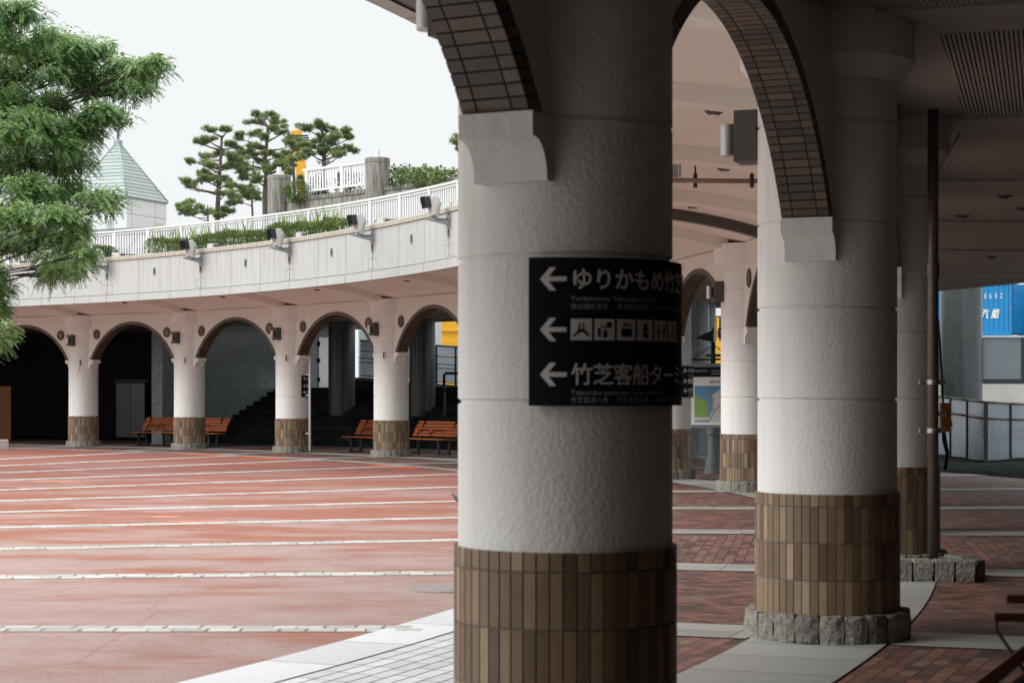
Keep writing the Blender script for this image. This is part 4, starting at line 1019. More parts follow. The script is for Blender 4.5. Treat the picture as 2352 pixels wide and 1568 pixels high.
# ------------------------------------------------------------------ pruned pines: trunk, limbs and needle pads
def zpix(x, y): return (600+x/1.809)*.5746, (400+y/1.809)*.5746
def build_pine(label, Z, trunk, pads, tw, baseZ=5.32):
    tr = [at(*zpix(*p), Z) for p in trunk]; base = tr[0].copy(); base.z = baseZ
    root = thing('pine_tree', label, 'pine tree', base, group='pruned pines on the deck')
    path = [base]+[p for p in tr if p.z > baseZ+.2]; loc = [p-base for p in path]
    # add a gentle sway in depth
    for i, p in enumerate(loc): p.y += .12*sin(i*1.7)
    n_ = len(loc); mb = MB(); mb.tube(loc, [tw*(1-.68*i/(n_-1)) for i in range(n_)], 10); trunk_o = mb.build('trunk', PBARK, root)
    top = Vector(loc[-1]); V, F, T = [], [], []; lm = MB(); nv = 0
    for (x, y, rx, ry) in pads:
        dz = random.uniform(-.9, .9); c = at(*zpix(x, y), Z)-base; c.y += dz
        sx = rx*.5746/1.809/FPX*Z*1.0; sz = ry*.5746/1.809/FPX*Z*1.05; sy = max(sx, .3)
        # limb leaves the trunk a little below the pad
        tz = c.z-.25*abs(c.x-0)*.6-.15; best = min(range(len(loc)-1), key=lambda i: abs((loc[i].z+loc[i+1].z)/2-tz)); a_, b_ = loc[best], loc[best+1]
        f = max(0, min(1, (tz-a_.z)/max(1e-6, (b_.z-a_.z)))); st = a_.lerp(b_, f); mid = st.lerp(c, .55)+Vector((0, 0, -.06*(c-st).length))
        lm.tube([st, mid, c+Vector((0, 0, -sz*.5))], [tw*.34, tw*.22, tw*.10], 6)
        for q_ in range(4):                   # twigs fanning out under the pad
            e = c+Vector((random.uniform(-1, 1)*sx*.7, random.uniform(-1, 1)*sy*.7, -sz*.1)); lm.tube([c.lerp(mid, .3)+Vector((0, 0, -sz*.4)), e], [tw*.09, tw*.05], 4)
        nc_ = 3+int(sx*4.2)
        for cl in range(nc_):
            cc_ = np.array(c)+np.array([random.uniform(-1, 1)*sx*.85, random.uniform(-1, 1)*sy*.8, random.uniform(-.55, .75)*sz])
            lm.tube([c+Vector((0, 0, -sz*.6)), Vector(cc_)+Vector((0, 0, -.05))], [tw*.10, tw*.05], 4)
            cr = random.uniform(.13, .22); nt_ = 26
            u = unit(RNG.normal(size=(nt_, 3))); bp_ = cc_+u*RNG.uniform(.2, 1, (nt_, 1))*np.array([cr, cr, cr*.55])
            for t in range(nt_):
                m_ = 17; dirs = unit(RNG.normal(size=(m_, 3))*.62+np.array([u[t, 0]*.55, u[t, 1]*.55, .62])); L = RNG.uniform(.08, .155, (m_, 1))
                sd_ = unit(np.cross(dirs, RNG.normal(size=(m_, 3))))*.0075
                b_p = bp_[t]; tri = np.stack([b_p-sd_, b_p+sd_, b_p+dirs*L], 1).reshape(-1, 3)
                V.append(tri); F.append(np.arange(nv, nv+3*m_).reshape(m_, 3)); nv += 3*m_
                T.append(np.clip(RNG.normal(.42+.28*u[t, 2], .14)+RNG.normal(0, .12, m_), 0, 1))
    lm.build('limbs', PBARK, root); cloud_mesh('needles', np.concatenate(V), np.concatenate(F), np.concatenate(T), NEEDLE, root)
build_pine('leftmost pruned pine, broad tiers of needle pads over the railing', 64, [(485, 960), (487, 820), (500, 620), (510, 400), (516, 255)],
 [(450, 228, 50, 22), (575, 228, 60, 22), (372, 312, 38, 20), (450, 308, 55, 18), (600, 308, 55, 32), (385, 388, 50, 24), (510, 378, 55, 18), (345, 450, 65, 26), (440, 490, 70, 28), (378, 522, 70, 30), (540, 470, 80, 32), (620, 430, 60, 30),
  (262, 612, 65, 28), (370, 640, 95, 50), (560, 600, 85, 38), (640, 640, 75, 38), (560, 690, 60, 25), (480, 560, 60, 25), (430, 590, 60, 25), (550, 790, 95, 32), (620, 750, 70, 30), (520, 840, 60, 25)], .115)
build_pine('tallest pruned pine, just left of the smaller pillar', 66, [(832, 920), (830, 700), (842, 560), (830, 440), (850, 200), (800, 110)],
 [(800, 98, 62, 34), (745, 140, 72, 26), (862, 105, 32, 22), (930, 172, 72, 32), (885, 212, 52, 22), (740, 230, 48, 22), (698, 290, 52, 28), (780, 330, 60, 26), (860, 290, 40, 26), (962, 250, 62, 36), (990, 312, 40, 22), (640, 362, 62, 32), (705, 382, 90, 32), (800, 380, 60, 25),
  (900, 392, 62, 22), (640, 440, 52, 32), (905, 462, 82, 28), (965, 500, 60, 22), (880, 520, 60, 24), (655, 500, 60, 28), (690, 540, 70, 28), (785, 590, 62, 22)], .12)
build_pine('pruned pine behind the short terrace railing', 63, [(1256, 520), (1258, 440), (1262, 350), (1246, 260), (1242, 205)],
 [(1240, 205, 62, 26), (1165, 225, 62, 28), (1300, 220, 62, 26), (1390, 252, 62, 28), (1435, 292, 40, 18), (1150, 322, 62, 28), (1240, 272, 72, 24), (1285, 322, 62, 26), (1205, 372, 72, 26), (1130, 345, 52, 26), (1445, 372, 60, 24), (1385, 420, 82, 22), (1180, 402, 52, 22), (1320, 380, 62, 22), (1350, 300, 50, 20)], .10, 7.55)
build_pine('small pruned pine partly hiding the yellow crane arm', 69, [(1040, 640), (1038, 480), (1030, 380), (1050, 295)],
 [(1055, 292, 60, 32), (1085, 342, 60, 28), (990, 382, 62, 22), (1085, 392, 72, 22), (1000, 470, 62, 22), (1055, 452, 60, 22), (1040, 535, 52, 32), (960, 430, 50, 20), (1075, 560, 40, 24)], .07)
build_pine('slim pruned pine between the leftmost and the tallest pine', 70, [(740, 930), (742, 840), (735, 640), (746, 440)],
 [(742, 440, 60, 22), (682, 470, 62, 22), (702, 522, 72, 26), (620, 500, 50, 22), (690, 682, 72, 24), (742, 712, 62, 30), (782, 682, 42, 22), (700, 642, 62, 22), (650, 725, 50, 22)], .065)
build_pine('small low pine half hidden behind the leftmost pine', 68, [(420, 960), (420, 880), (420, 760)],
 [(232, 762, 52, 22), (300, 822, 100, 28), (280, 742, 62, 22), (420, 802, 52, 22), (350, 790, 62, 24), (240, 800, 60, 22)], .06)
build_pine('pine at the edge of the big column, only a few tufts showing', 58, [(2330, 560), (2320, 400), (2310, 260)],
 [(2232, 252, 32, 20), (2226, 302, 36, 24), (2242, 352, 30, 18), (2330, 240, 60, 30), (2340, 320, 60, 30)], .07, 7.55)

# ------------------------------------------------------------------ plaza tree with hanging pinnate leaves
def build_tree():
    Zt = 39.0; ppm = FPX/Zt; base = Vector((-13.6, 40.2, 0)); root = thing('plaza_tree', 'large leafy tree at the left edge with drooping feathery branches', 'tree', base)
    clumps = [(20, 25, 55, 34), (10, 95, 55, 34), (62, 110, 50, 26), (-60, 60, 80, 60), (150, 112, 62, 32), (215, 108, 34, 26), (110, 90, 30, 16), (60, 160, 85, 38), (-50, 160, 80, 50), (170, 160, 80, 40), (265, 170, 62, 34), (335, 160, 44, 28), (360, 148, 18, 10),
     (300, 200, 55, 24), (230, 200, 50, 20), (45, 225, 60, 36), (120, 240, 70, 34), (-50, 260, 80, 60), (235, 262, 44, 26), (275, 272, 16, 18), (180, 285, 60, 32), (60, 300, 85, 42), (130, 330, 62, 34), (215, 315, 28, 18), (-40, 360, 70, 60), (45, 372, 75, 42), (130, 385, 66, 34), (190, 372, 24, 14),
     (60, 430, 66, 36), (150, 440, 66, 26), (222, 458, 42, 20), (255, 462, 12, 10), (50, 492, 56, 34), (-40, 470, 70, 60), (130, 500, 60, 28), (180, 520, 26, 30), (100, 545, 56, 26), (150, 560, 40, 26), (195, 585, 18, 22), (130, 605, 46, 30), (105, 635, 30, 16), (175, 615, 28, 20),
     (5, 560, 18, 30), (-14, 610, 22, 34), (-2, 650, 20, 30), (-24, 700, 26, 40), (2, 715, 13, 32), (-6, 770, 10, 34), (-40, 780, 36, 50), (60, 560, 30, 22)]
    VV, FF, TT = [], [], []; lim = MB(); nv = 0
    hub = [Vector((-13.3, 40.0, 4.2)), Vector((-13.0, 39.8, 7.0)), Vector((-12.4, 39.6, 9.6)), Vector((-13.8, 40.4, 11.5))]
    for (x, y, rx, ry) in clumps:
        dz = random.uniform(-1.6, 1.4); Z = Zt+dz; c = np.array(at(x, y, Z)); sx, sz = rx/FPX*Z, ry/FPX*Z*1.12; sy = min(1.2, max(.5, sx))
        n = int(40+rx*ry*.13); u = unit(RNG.normal(size=(n, 3))); rr = RNG.uniform(.15, 1, (n, 1))**.6
        ns = 3+int(rx*ry/260)                 # each limb end carries several small uneven sprays
        sub = c+unit(RNG.normal(size=(ns, 3)))*RNG.uniform(.25, 1.0, (ns, 1))*np.array([sx, sy, sz]); sr = RNG.uniform(.14, .34, (ns, 1)); pick = RNG.integers(0, ns, n)
        P = sub[pick]+u*rr*sr[pick]*np.array([1.15, 1.15, .75]); out = u*[1, 1, .3]; out[:, 0] += .15; out += RNG.normal(size=(n, 3))*[.5, .5, .28]
        L = RNG.uniform(.15, .27, n); hh = u[:, 2]*rr[:, 0]  # light from above put into leaf tone: spray tops lighter, undersides darker
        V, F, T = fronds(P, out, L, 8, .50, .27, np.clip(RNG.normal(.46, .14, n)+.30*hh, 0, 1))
        VV.append(V); FF.append(F+nv); nv += len(V); TT.append(T)
        n2 = n*5; pk2 = RNG.integers(0, ns, n2); u2 = unit(RNG.normal(size=(n2, 3))); r2 = RNG.uniform(.2, 1.06, (n2, 1))**.5    # single leaflets filling the sprays
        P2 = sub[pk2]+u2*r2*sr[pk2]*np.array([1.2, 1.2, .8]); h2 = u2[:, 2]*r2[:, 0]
        V, F, T = leaves(P2, .078, .42, np.clip(RNG.normal(.48, .16, n2)+.30*h2, 0, 1), .3)  # same painted top light on the single leaflets
        VV.append(V); FF.append(F+nv); nv += len(V); TT.append(T)
        # limb from the nearest hub through the clump
        h = min(hub, key=lambda q_: abs(q_.z-(c[2]-.6))+.01); cv = Vector(c); mid = h.lerp(cv, .55)+Vector((0, random.uniform(-.2, .2), -.12*(cv-h).length*.5+random.uniform(-.15, .15)))
        pre = mid.lerp(cv, .5)+Vector((0, random.uniform(-.1, .1), random.uniform(-.05, .12)))
        lim.tube([h, h.lerp(mid, .5)+Vector((0, 0, .1)), mid, pre, cv+Vector((sx*.4, 0, 0))], [.04, .034, .024, .014, .006], 6)
        for q_ in range(6):
            e = P[RNG.integers(n)]; lim.tube([pre.lerp(cv, random.random()), Vector(e)], [.014, .005], 4)
    mb = MB(); mb.tube([(0, 0, 0), (.05, 0, 1.2), (.15, -.1, 2.6), *(h-base for h in hub)], [.36, .27, .24, .20, .17, .12, .06], 14); mb.build('trunk', BARK, root)
    o = lim.build('limbs', BARK, root); o.location = -base
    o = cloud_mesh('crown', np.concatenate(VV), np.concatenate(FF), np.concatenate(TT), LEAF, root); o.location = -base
build_tree()
mb = MB(); p = gr(2, 1033); mb.box((p.x-.35, p.y+.2, .15), (1.0, .5, .30), .3, bevel=.02); tag(mb.build('granite_block', simple('block_granite', (.42, .40, .36), .85, .35, 30, 30, .01)), 'grey granite block at the left edge of the plaza', 'stone block')

# ------------------------------------------------------------------ copper roofed tower and low pavilion beyond the deck
Zt = 100; c = at(271, 500, Zt); ph = rad(23.5); s_ = 3.6
root = thing('roof_tower', 'white panelled tower with green pyramid roof and mast', 'tower', (c.x, c.y, 0), -ph)
ze = EYE+(HOR-459)/FPX*Zt; za = EYE+(HOR-334)/FPX*Zt; h_ = s_/2
mb = MB()
for i in range(4):
    M_ = Matrix.Rotation(i*pi/2, 4, 'Z'); P = [M_ @ Vector(q_) for q_ in ((-h_, -h_, 0), (h_, -h_, 0), (h_, -h_, ze), (-h_, -h_, ze))]; mb.face(P, uv=[(-h_+1.35, 0), (h_+1.35, 0), (h_+1.35, ze+.62), (-h_+1.35, ze+.62)])
mb.build('wall', TOWERW, root)
mb = MB(); e = h_+.06; t_ = .12
for i in range(4):
    M_ = Matrix.Rotation(i*pi/2, 4, 'Z'); sl_ = math.hypot(e, za-ze)
    nc = 15
    for j in range(nc):
        f0, f1 = j/nc, (j+1)/nc; x0_, x1_ = e+(t_-e)*f0, e+(t_-e)*f1; z0_, z1_ = ze-.05+(za-ze+.05)*f0, ze-.05+(za-ze+.05)*f1; o_ = .035
        mb.face([M_ @ Vector(q_) for q_ in ((-x0_-o_, -x0_-o_, z0_), (x0_+o_, -x0_-o_, z0_), (x1_, -x1_, z1_), (-x1_, -x1_, z1_))], random.random())
        mb.face([M_ @ Vector(q_) for q_ in ((-x0_, -x0_, z0_-.03), (x0_, -x0_, z0_-.03), (x0_+o_, -x0_-o_, z0_), (-x0_-o_, -x0_-o_, z0_))], 0)
    mb.face([M_ @ Vector(q_) for q_ in ((-e, -e, ze-.12), (e, -e, ze-.12), (e, -e, ze-.05), (-e, -e, ze-.05))])
ro = mb.build('roof', COPPER, root)
mb = MB()
for i in range(4): M_ = Matrix.Rotation(i*pi/2, 4, 'Z'); mb.tube([M_ @ Vector((e, -e, ze-.03)), M_ @ Vector((t_, -t_, za+.02))], .05, 6)
mb.build('ridge', simple('ridge_copper', (.30, .39, .365), .5), ro)
mb = MB(); mb.box((0, 0, za+.1), (.34, .34, .34), bevel=.03); mb.tube([(0, 0, za+.2), (0, 0, za+1.55)], .075, 8); mb.build('mast', GALV, root)
mb = MB(); mb.face([(0, 0, za+1.0), (0, 0, za+1.45), (-.35, 0, za+1.35), (-.28, 0, za+1.1)]); mb.box((0, 0, za+1.3), (.2, .05, .35)); mb.build('vane', YELLOW, root)
mb = MB(); mb.tube([(-h_-.05, .2, ze-3.2), (-h_-.15, .2, ze-2.6), (-h_-.15, .2, 0)], .05, 6)
for z in range(12): mb.box((-h_-.1, .2, ze-3.5-z*.35), (.06, .5, .03))
mb.build('ladder', GALV, root)
Zp = 80; c = at(300, 600, Zp)
root = thing('deck_pavilion', 'low white pavilion with shallow grey roof behind the railing', 'pavilion', (c.x, c.y, 0), .18)
zt = EYE+(HOR-548)/FPX*Zp; zr = EYE+(HOR-521)/FPX*Zp
mb = MB(); mb.box((-.4, 0, zt/2), (3.2, 3, zt)); mb.build('wall', LIGHTM, root)
mb = MB(); mb.prism([(-2.4, zt+.05), (1.7, zt+.28), (2.3, zt+.15), (2.3, zt+.25), (1.7, zt+.40), (-2.4, zt+.14)], -1.9, 1.9, .5, Matrix(((1, 0, 0, 0), (0, 0, 1, 0), (0, 1, 0, 0), (0, 0, 0, 1)))); rf = mb.build('roof', GALV, root)
mb = MB(); mb.box((1.15, -.4, zt+.48), (.38, .4, .26)); mb.build('vent', simple('vent_tan', (.50, .42, .30), .7), rf)
for i in range(3):
    mb = MB(); mb.box((-1.3+i*.95, -1.51, zt-.75), (.7, .04, .5)); mb.build('window', GLASS, root)
mb = MB()
for i in range(2): mb.tube([(-1.9+i*1.2, -1.6, zt-1.4), (-.9+i*1.2, -1.6, zt-.05)], .05, 6)
mb.build('brace', DKGREY, root)

# ------------------------------------------------------------------ yellow crane arm, harbour ship, blue containers, glazed wall
Zc = 95; p0 = at(692, 392, Zc); p1 = at(681, 300, Zc); b = at(700, 909, Zc); b.z = 0
root = thing('harbour_crane', 'yellow crane arm rising behind the pines', 'crane', b)
mb = MB(); d = (p1-p0).normalized(); x_ = Vector((1, 0, 0)); w0, w1 = .42, .34
lo = p0-d*7-b; hi = p1-b
for (sa, wa) in ((-.5, 0), (.5, 0)):
    pass
mb.box((0, 0, 0), (.62, .5, (hi-lo).length), M=Matrix.Translation((lo+hi)/2) @ d.to_track_quat('Z', 'Y').to_matrix().to_4x4(), bevel=.05); mb.build('arm', YELLOW, root)
mb = MB()
for i in range(3): mb.box(at(686+i*1.5, 312+i*5, Zc-.4)-b+Vector((.1, 0, 0)), (.75, .12, .07))
mb.build('bracket', BLACK, root)
mb = MB(); mb.box((lo.x, lo.y, lo.z/2), (1.6, 1.6, lo.z+.6), bevel=.05); mb.build('tower_base', YELLOW, root)
Zs = 90
root = thing('harbour_ship', 'yellow ship side with white cabin seen through the far arches', 'ship', at(1300, 909, Zs).xy.to_3d())
L0 = root.location; zt = EYE+(HOR-729)/FPX*Zs
xa, xb = at(1006, 0, Zs).x, at(1800, 0, Zs).x
hb = MB(); hb.prism([(xa-L0.x, 0), (xb-L0.x, 0), (xb-L0.x, 6), (xa-L0.x, 6)], 0, EYE+(HOR-782)/FPX*Zs); 
for (z0, z1) in ((EYE+(HOR-782)/FPX*Zs, zt),):
    hb.box(((xa+at(1640, 0, Zs).x)/2-L0.x, 3, (z0+z1)/2), (at(1640, 0, Zs).x-xa, 5.9, z1-z0))
    hb.box(((at(1640, 0, Zs).x+xb)/2-L0.x, 3, z1-.55), (xb-at(1640, 0, Zs).x, 5.9, 1.1))
    for x in range(1642, 1790, 14): q_ = at(x, 0, Zs).x-L0.x; hb.box((q_, .2, (z0+z1)/2), (.16, .3, z1-z0))
for z in (1.2, 2.6, zt-.62): hb.box(((xa+xb)/2-L0.x, -.02, z), (xb-xa, .06, .03))
hb.build('hull', YELLOW, root)
mb = MB(); q_ = at(1670, 0, Zs).x-L0.x; mb.box((q_, 2.5, zt+1.2), (6, 4, 2.4), bevel=.1); cb = mb.build('cabin', WHITEP, root)
mb = MB()
for i in range(6): mb.box((q_-2.4+i*.95, .49, zt+1.1), (.6, .05, .5), bevel=.02)
mb.build('window', simple('teal_glass', (.18, .36, .36), .2), cb)
mb = MB(); mb.box((q_, .3, zt+.05), (6.2, .1, .06)); mb.tube([(q_-1, .3, zt+1.9), (q_-.5, .2, zt+1.5), (q_-.4, .2, zt+1.3)], .06, 5); mb.build('rail', BLACK, cb)
mb = MB(); xp = at(1003, 0, 78).x; mb.lathe([(.20, 0), (.20, 9)], 16, (xp, 78, 0)); tag(mb.build('steel_post', simple('rusty_white_post', (.62, .62, .60), .6, .35, 3)), 'pale rust stained steel post beside the yellow ship side', 'post')

Zk = 95
def container(zb, label, dx=0.0, letters=True):
    xr = at(2324, 0, Zk).x+dx; LX, LY, LZ = 6.06, 2.44, 2.62
    # long side runs to the left, facing the camera; its end face turns away to the right
    root = thing('shipping_container', label, 'container', (xr, Zk, zb), rad(-29), 'stacked blue containers')
    mb = MB(); nx = 92; y = 0
    xs = [-LX+.12+(LX-.24)*i/nx for i in range(nx+1)]
    def yy(i): return (.036 if (i % 4) in (0, 1) else 0)
    for i in range(nx):
        mb.face([(xs[i], yy(i), .14), (xs[i+1], yy(i+1), .14), (xs[i+1], yy(i+1), LZ-.1), (xs[i], yy(i), LZ-.1)])
    mb.box((-LX/2, LY/2+.03, LZ/2), (LX-.05, LY-.1, LZ-.1)); mb.build('body', BLUE, root)
    mb = MB()
    for x in (-.06, -LX+.06): mb.box((x, .03, LZ/2), (.12, .16, LZ), bevel=.01)
    for x in (-.06, -LX+.06): mb.box((x, LY-.03, LZ/2), (.12, .16, LZ), bevel=.01)
    for z in (.07, LZ-.05): mb.box((-LX/2, .02, z), (LX-.24, .12, .14 if z < 1 else .10))
    mb.build('frame', BLUE, root)
    mb = MB()
    for y in (.35, .85, 1.55, 2.05): mb.tube([(.05, y, .15), (.05, y, LZ-.1)], .022, 6); [mb.box((.06, y, z), (.06, .12, .03)) for z in (.5, 1.0, 1.5, 2.0)]
    mb.box((.02, LY/2, LZ/2), (.05, LY-.2, LZ-.2)); mb.build('door', BLUE, root)
    mb = MB()
    for z in (.3, .9, 1.3, 2.1): mb.box((-.02, -.054, z), (.05, .004, random.uniform(.08, .2)))
    mb.build('rust_patch', RUST, root)
    if not letters: return root
    mb = MB(); F_ = lambda x, z: (x, -.012, z)
    zn = (768-684)/46.1
    for ch, x in zip('0602', (-1.32, -1.06, -.79, -.52)): place_text(mb, text_polys(ch, .36, 0, 'CENTER', .75), lambda X, Y, x=x: F_(x+X, zn+Y))
    for ch, x in zip('汽船', (-1.56, -1.04)):
        vf = text_polys(ch, .52, 0, 'LEFT', .72)
        for q_, ox in enumerate((0, .014, -.014, .026)): place_text(mb, vf, lambda X, Y, x=x: (x+X+Y*.2+ox, -.012-.001*q_, .86+Y))
    mb.build('lettering', SIGNW, root)
    return root
zcb = EYE+(HOR-768)/FPX*Zk
c1 = container(zcb, 'bright blue shipping container with white numbers and characters')
container(zcb-2.63, 'lower blue shipping container under the lettered one, hidden by the glass wall', 0, False)
container(zcb, 'plain blue shipping container at the right picture edge beside the lettered one', 6.35, False)
zcb -= 2.63
root = thing('glazed_wall', 'low wall of glass panels on concrete under the blue container', 'wall', (at(2290, 0, 57).x, 57, 0))
L0 = root.location; z1_, z2_, z3_ = EYE+(HOR-917)/FPX*57, EYE+(HOR-874)/FPX*57, EYE+(HOR-772)/FPX*57
mb = MB()
for i in range(-1, 2): mb.box((i*3.0+at(2288, 0, 57).x-L0.x+1.5-1.5+(.75), .2, z2_/2-.05), (2.98, .4, z2_-.1))
mb.build('concrete_panel', simple('panel_concrete', (.50, .48, .44), .8, .3, 1.5), root)
mb = MB(); mb.box((.7, .2, (z2_+z3_)/2), (9, .04, z3_-z2_-.1)); mb.build('glass', GLASS, root)
mb = MB()
for i in range(-3, 5): mb.box((at(2256, 0, 57).x-L0.x+i*1.28, .18, (z2_+z3_)/2), (.12, .10, z3_-z2_))
mb.box((.7, .18, z2_-.02), (9, .14, .14)); mb.build('mullions', BLACK, root)
mb = MB(); mb.box((.7, .2, z3_+.0), (9, .16, .05)); mb.build('top_rail', LIGHTM, root)
mb = MB(); mb.box((at(2200, 0, Zk).x, Zk+2.5, zcb/2-.03), (22, 12, zcb-.07)); tag(mb.build('quay_platform', simple('quay_concrete', (.25, .25, .24), .9)), 'concrete quay platform under the stacked blue containers', 'platform')

# ------------------------------------------------------------------ interior behind the arcade: pillars, walls, stairs, ramp
ML = [((785, 63.9), .45, 'wide mosaic pillar standing in the dark stairs, left one through the far arches'), ((970, 61.3), .42, 'mosaic pillar beside the yellow ship side, through the far right arch'),
      ((2208, 53.0), .57, 'dark mosaic pillar at the right, in front of the blue container'), ((1613, 51.0), .36, 'pale mosaic pillar behind the area map pennant'), ((1597, 49.0), .36, 'mosaic pillar sliver just left of the pennant pillar'),
      ((852, 76.0), .5, 'pale mosaic pillar far back above the ramp railing, left of the bench column')]
for i, ((x, Z), r, lab) in enumerate(ML):
    p = at(x, 0, Z); mb = MB(); mb.lathe([(r, 0), (r, 6.2 if i in (2, 5) else 4.09)], 56)
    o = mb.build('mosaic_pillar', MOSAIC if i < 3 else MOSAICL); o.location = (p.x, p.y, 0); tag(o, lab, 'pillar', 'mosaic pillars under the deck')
# radial mosaic wall beside the stairs with a steel door in it
root = thing('mosaic_wall', 'blue grey mosaic wall beside the dark stairs', 'wall', pol(49, 12))
mb = MB(); a = ang(12); d = Vector((cos(a), sin(a), 0)); t = Vector((-d.y, d.x, 0)); A, B = pol(45, 12)-root.location, pol(53.6, 12)-root.location
def q3(s, o, z): return A+d*s-t*o+Vector((0, 0, z))
mb.face([q3(0, 0, 0), q3(8.6, 0, 0), q3(8.6, 0, 4.16), q3(0, 0, 4.16)], uv=[(0, 0), (8.6, 0), (8.6, 4.16), (0, 4.16)])
mb.face([q3(0, -.5, 0), q3(0, 0, 0), q3(0, 0, 4.16), q3(0, -.5, 4.16)], uv=[(-.5, 0), (0, 0), (0, 4.16), (-.5, 4.16)])
mb.face([q3(0, -.5, 0), q3(8.6, -.5, 0), q3(8.6, -.5, 4.16), q3(0, -.5, 4.16)][::-1], uv=[(0, 0), (8.6, 0), (8.6, 4.16), (0, 4.16)])
mb.build('tiles', MOSAICL, root)
mb = MB(); mb.face([q3(7.95, .03, 1.9), q3(8.58, .03, 1.9), q3(8.58, .03, 3.75), q3(7.95, .03, 3.75)]); dr = mb.build('door', simple('pale_steel_door', (.62, .63, .64), .35, .1, 4, metallic=.5), root)
mb = MB(); 
for z in (2.2, 2.9, 3.5): mb.box(q3(7.95, .05, z), (.06, .06, .16))
mb.build('hinge', BLACK, dr)
# dark back wall and steel lift doors at left
root = thing('back_wall', 'dark tiled wall in the shade behind the left arches', 'wall', pol(53.6, 12.6))
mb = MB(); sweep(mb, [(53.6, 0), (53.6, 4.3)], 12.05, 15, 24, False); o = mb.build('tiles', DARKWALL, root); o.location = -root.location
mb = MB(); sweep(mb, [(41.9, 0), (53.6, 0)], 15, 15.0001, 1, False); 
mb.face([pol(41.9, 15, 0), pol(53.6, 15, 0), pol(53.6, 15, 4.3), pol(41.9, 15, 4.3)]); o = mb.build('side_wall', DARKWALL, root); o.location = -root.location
root = thing('lift_doors', 'dull steel double doors in the dark wall behind the second far arch from left', 'door', at(311, 909, 74.2).xy.to_3d())
c = root.location; ca = math.atan2(c.y-CY, c.x-CX); dn = Vector((-cos(ca), -sin(ca), 0)); tt = Vector((-dn.y, dn.x, 0))
for s in (-1, 1):
    mb = MB(); M_ = Matrix((( tt.x, dn.x, 0, 0), (tt.y, dn.y, 0, 0), (0, 0, 1, 0), (0, 0, 0, 1))); mb.box((0, 0, 0), (.66, .06, 2.1), M=M_ @ Matrix.Translation((s*.34, .3, 1.05)), bevel=.006); mb.build('door_leaf', simple('dull_steel', (.17, .18, .18), .35, .2, 3, metallic=.6) if s < 0 else bpy.data.materials['dull_steel'], root)
mb = MB(); mb.box((0, 0, 0), (1.6, .05, .12), M=M_ @ Matrix.Translation((0, .28, 2.18))); mb.build('frame', DKGREY, root)
mb = MB(); p = at(14, 0, 70); mb.box((0, 0, .98), (1.0, .06, 1.96)); o = mb.build('orange_board', OPANEL); o.location = (p.x-.32, p.y, 0); tag(o, 'tall orange board standing in the dark at the left edge', 'board')
# unseen dark wall added at the near right to keep light off the columns
root = thing('added_shade_wall', 'added unseen dark wall shading the near columns, beyond the right picture edge', 'wall', pol(52, 1))
mb = MB(); sweep(mb, [(49.9, 0), (49.9, 4.3)], -5, 4.6, 40, False); mb.face([pol(41.7, -5, 0), pol(49.9, -5, 0), pol(49.9, -5, 4.3), pol(41.7, -5, 4.3)]); o = mb.build('tiles', DARKWALL, root); o.location = -root.location
# stairs
NS = 12; KS0, KS1 = 8.9, 12.0
root = thing('stone_stairs', 'dark broad stairs curving up behind the far arches', 'stairs', pol(48.5, 10.4))
mb = MB()
for i in range(NS):
    r = 46.6+i*.36; z = (i+1)*.158
    sweep(mb, [(r, z-.158), (r, z-.03), (r-.02, z-.03), (r-.02, z), (r+.38, z)], KS0, KS1, 26, False)
sweep(mb, [(50.9, 1.896), (55.5, 1.896)], KS0, KS1, 26, False)
mb.face([pol(46.6, KS0, 0), pol(55, KS0, 0), pol(55, KS0, 1.896), pol(50.9, KS0, 1.896)])
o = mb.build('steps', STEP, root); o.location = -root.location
mb = MB()
for k in (9.55, ):
    pts = [pol(46.4, k, .0), pol(46.4, k, .85), pol(46.6, k, .95), pol(50.9, k, 1.9+.85), pol(51.3, k, 2.75), pol(51.3, k, 1.9)]; mb.tube(pts, .03, 8)
o = mb.build('handrail', STEEL, root); o.location = -root.location
# ramp with frosted panels along the outer edge
RP = 53.2
def zramp(k): return max(0, 2.27-(11.7-k)*.42)
root = thing('ramp_railing', 'frosted panel railing with black frame along the sloping ramp', 'railing', pol(RP, 8))
ks = [7.8+i*.145 for i in range(28)]
pn = MB(); fm = MB(); rmp = MB()
for a_, b_ in zip(ks[:-1], ks[1:]):
    za_, zb_ = zramp(a_), zramp(b_)
    for (h0, h1) in ((.10, .93), (.99, 1.30)):
        P = [pol(RP, a_, za_+h0), pol(RP, b_, zb_+h0), pol(RP, b_, zb_+h1), pol(RP, a_, za_+h1)]
        pp = MB(); pp.face(P); o = pp.build('panel', PANELG, root); o.location = -root.location
    for h in (.07, .96, 1.33): fm.tube([pol(RP, a_, za_+h), pol(RP, b_, zb_+h)], .022 if h < 1.2 else .03, 4)
    for h in (.55, .70): fm.tube([pol(RP-.08, a_, za_+h), pol(RP-.08, b_, zb_+h)], .016, 5)
    p = pol(RP, a_); fm.box((p.x, p.y, za_+.67), (.06, .06, 1.34), ang(a_))
    rmp.face([pol(RP-1.6, a_, za_-.01), pol(RP+.2, a_, za_-.01), pol(RP+.2, b_, zb_-.01), pol(RP-1.6, b_, zb_-.01)]); rmp.face([pol(RP-1.6, a_, 0), pol(RP-1.6, a_, za_-.01), pol(RP-1.6, b_, zb_-.01), pol(RP-1.6, b_, 0)])
o = fm.build('frame', BLACK, root); o.location = -root.location
structure(rmp.build('ramp', STEP))
root = thing('panel_fence', 'black framed frosted panel fence at the right, in front of the dark mosaic pillar', 'fence', (11.37, 45.8, 0))
L0 = root.location; fm = MB()
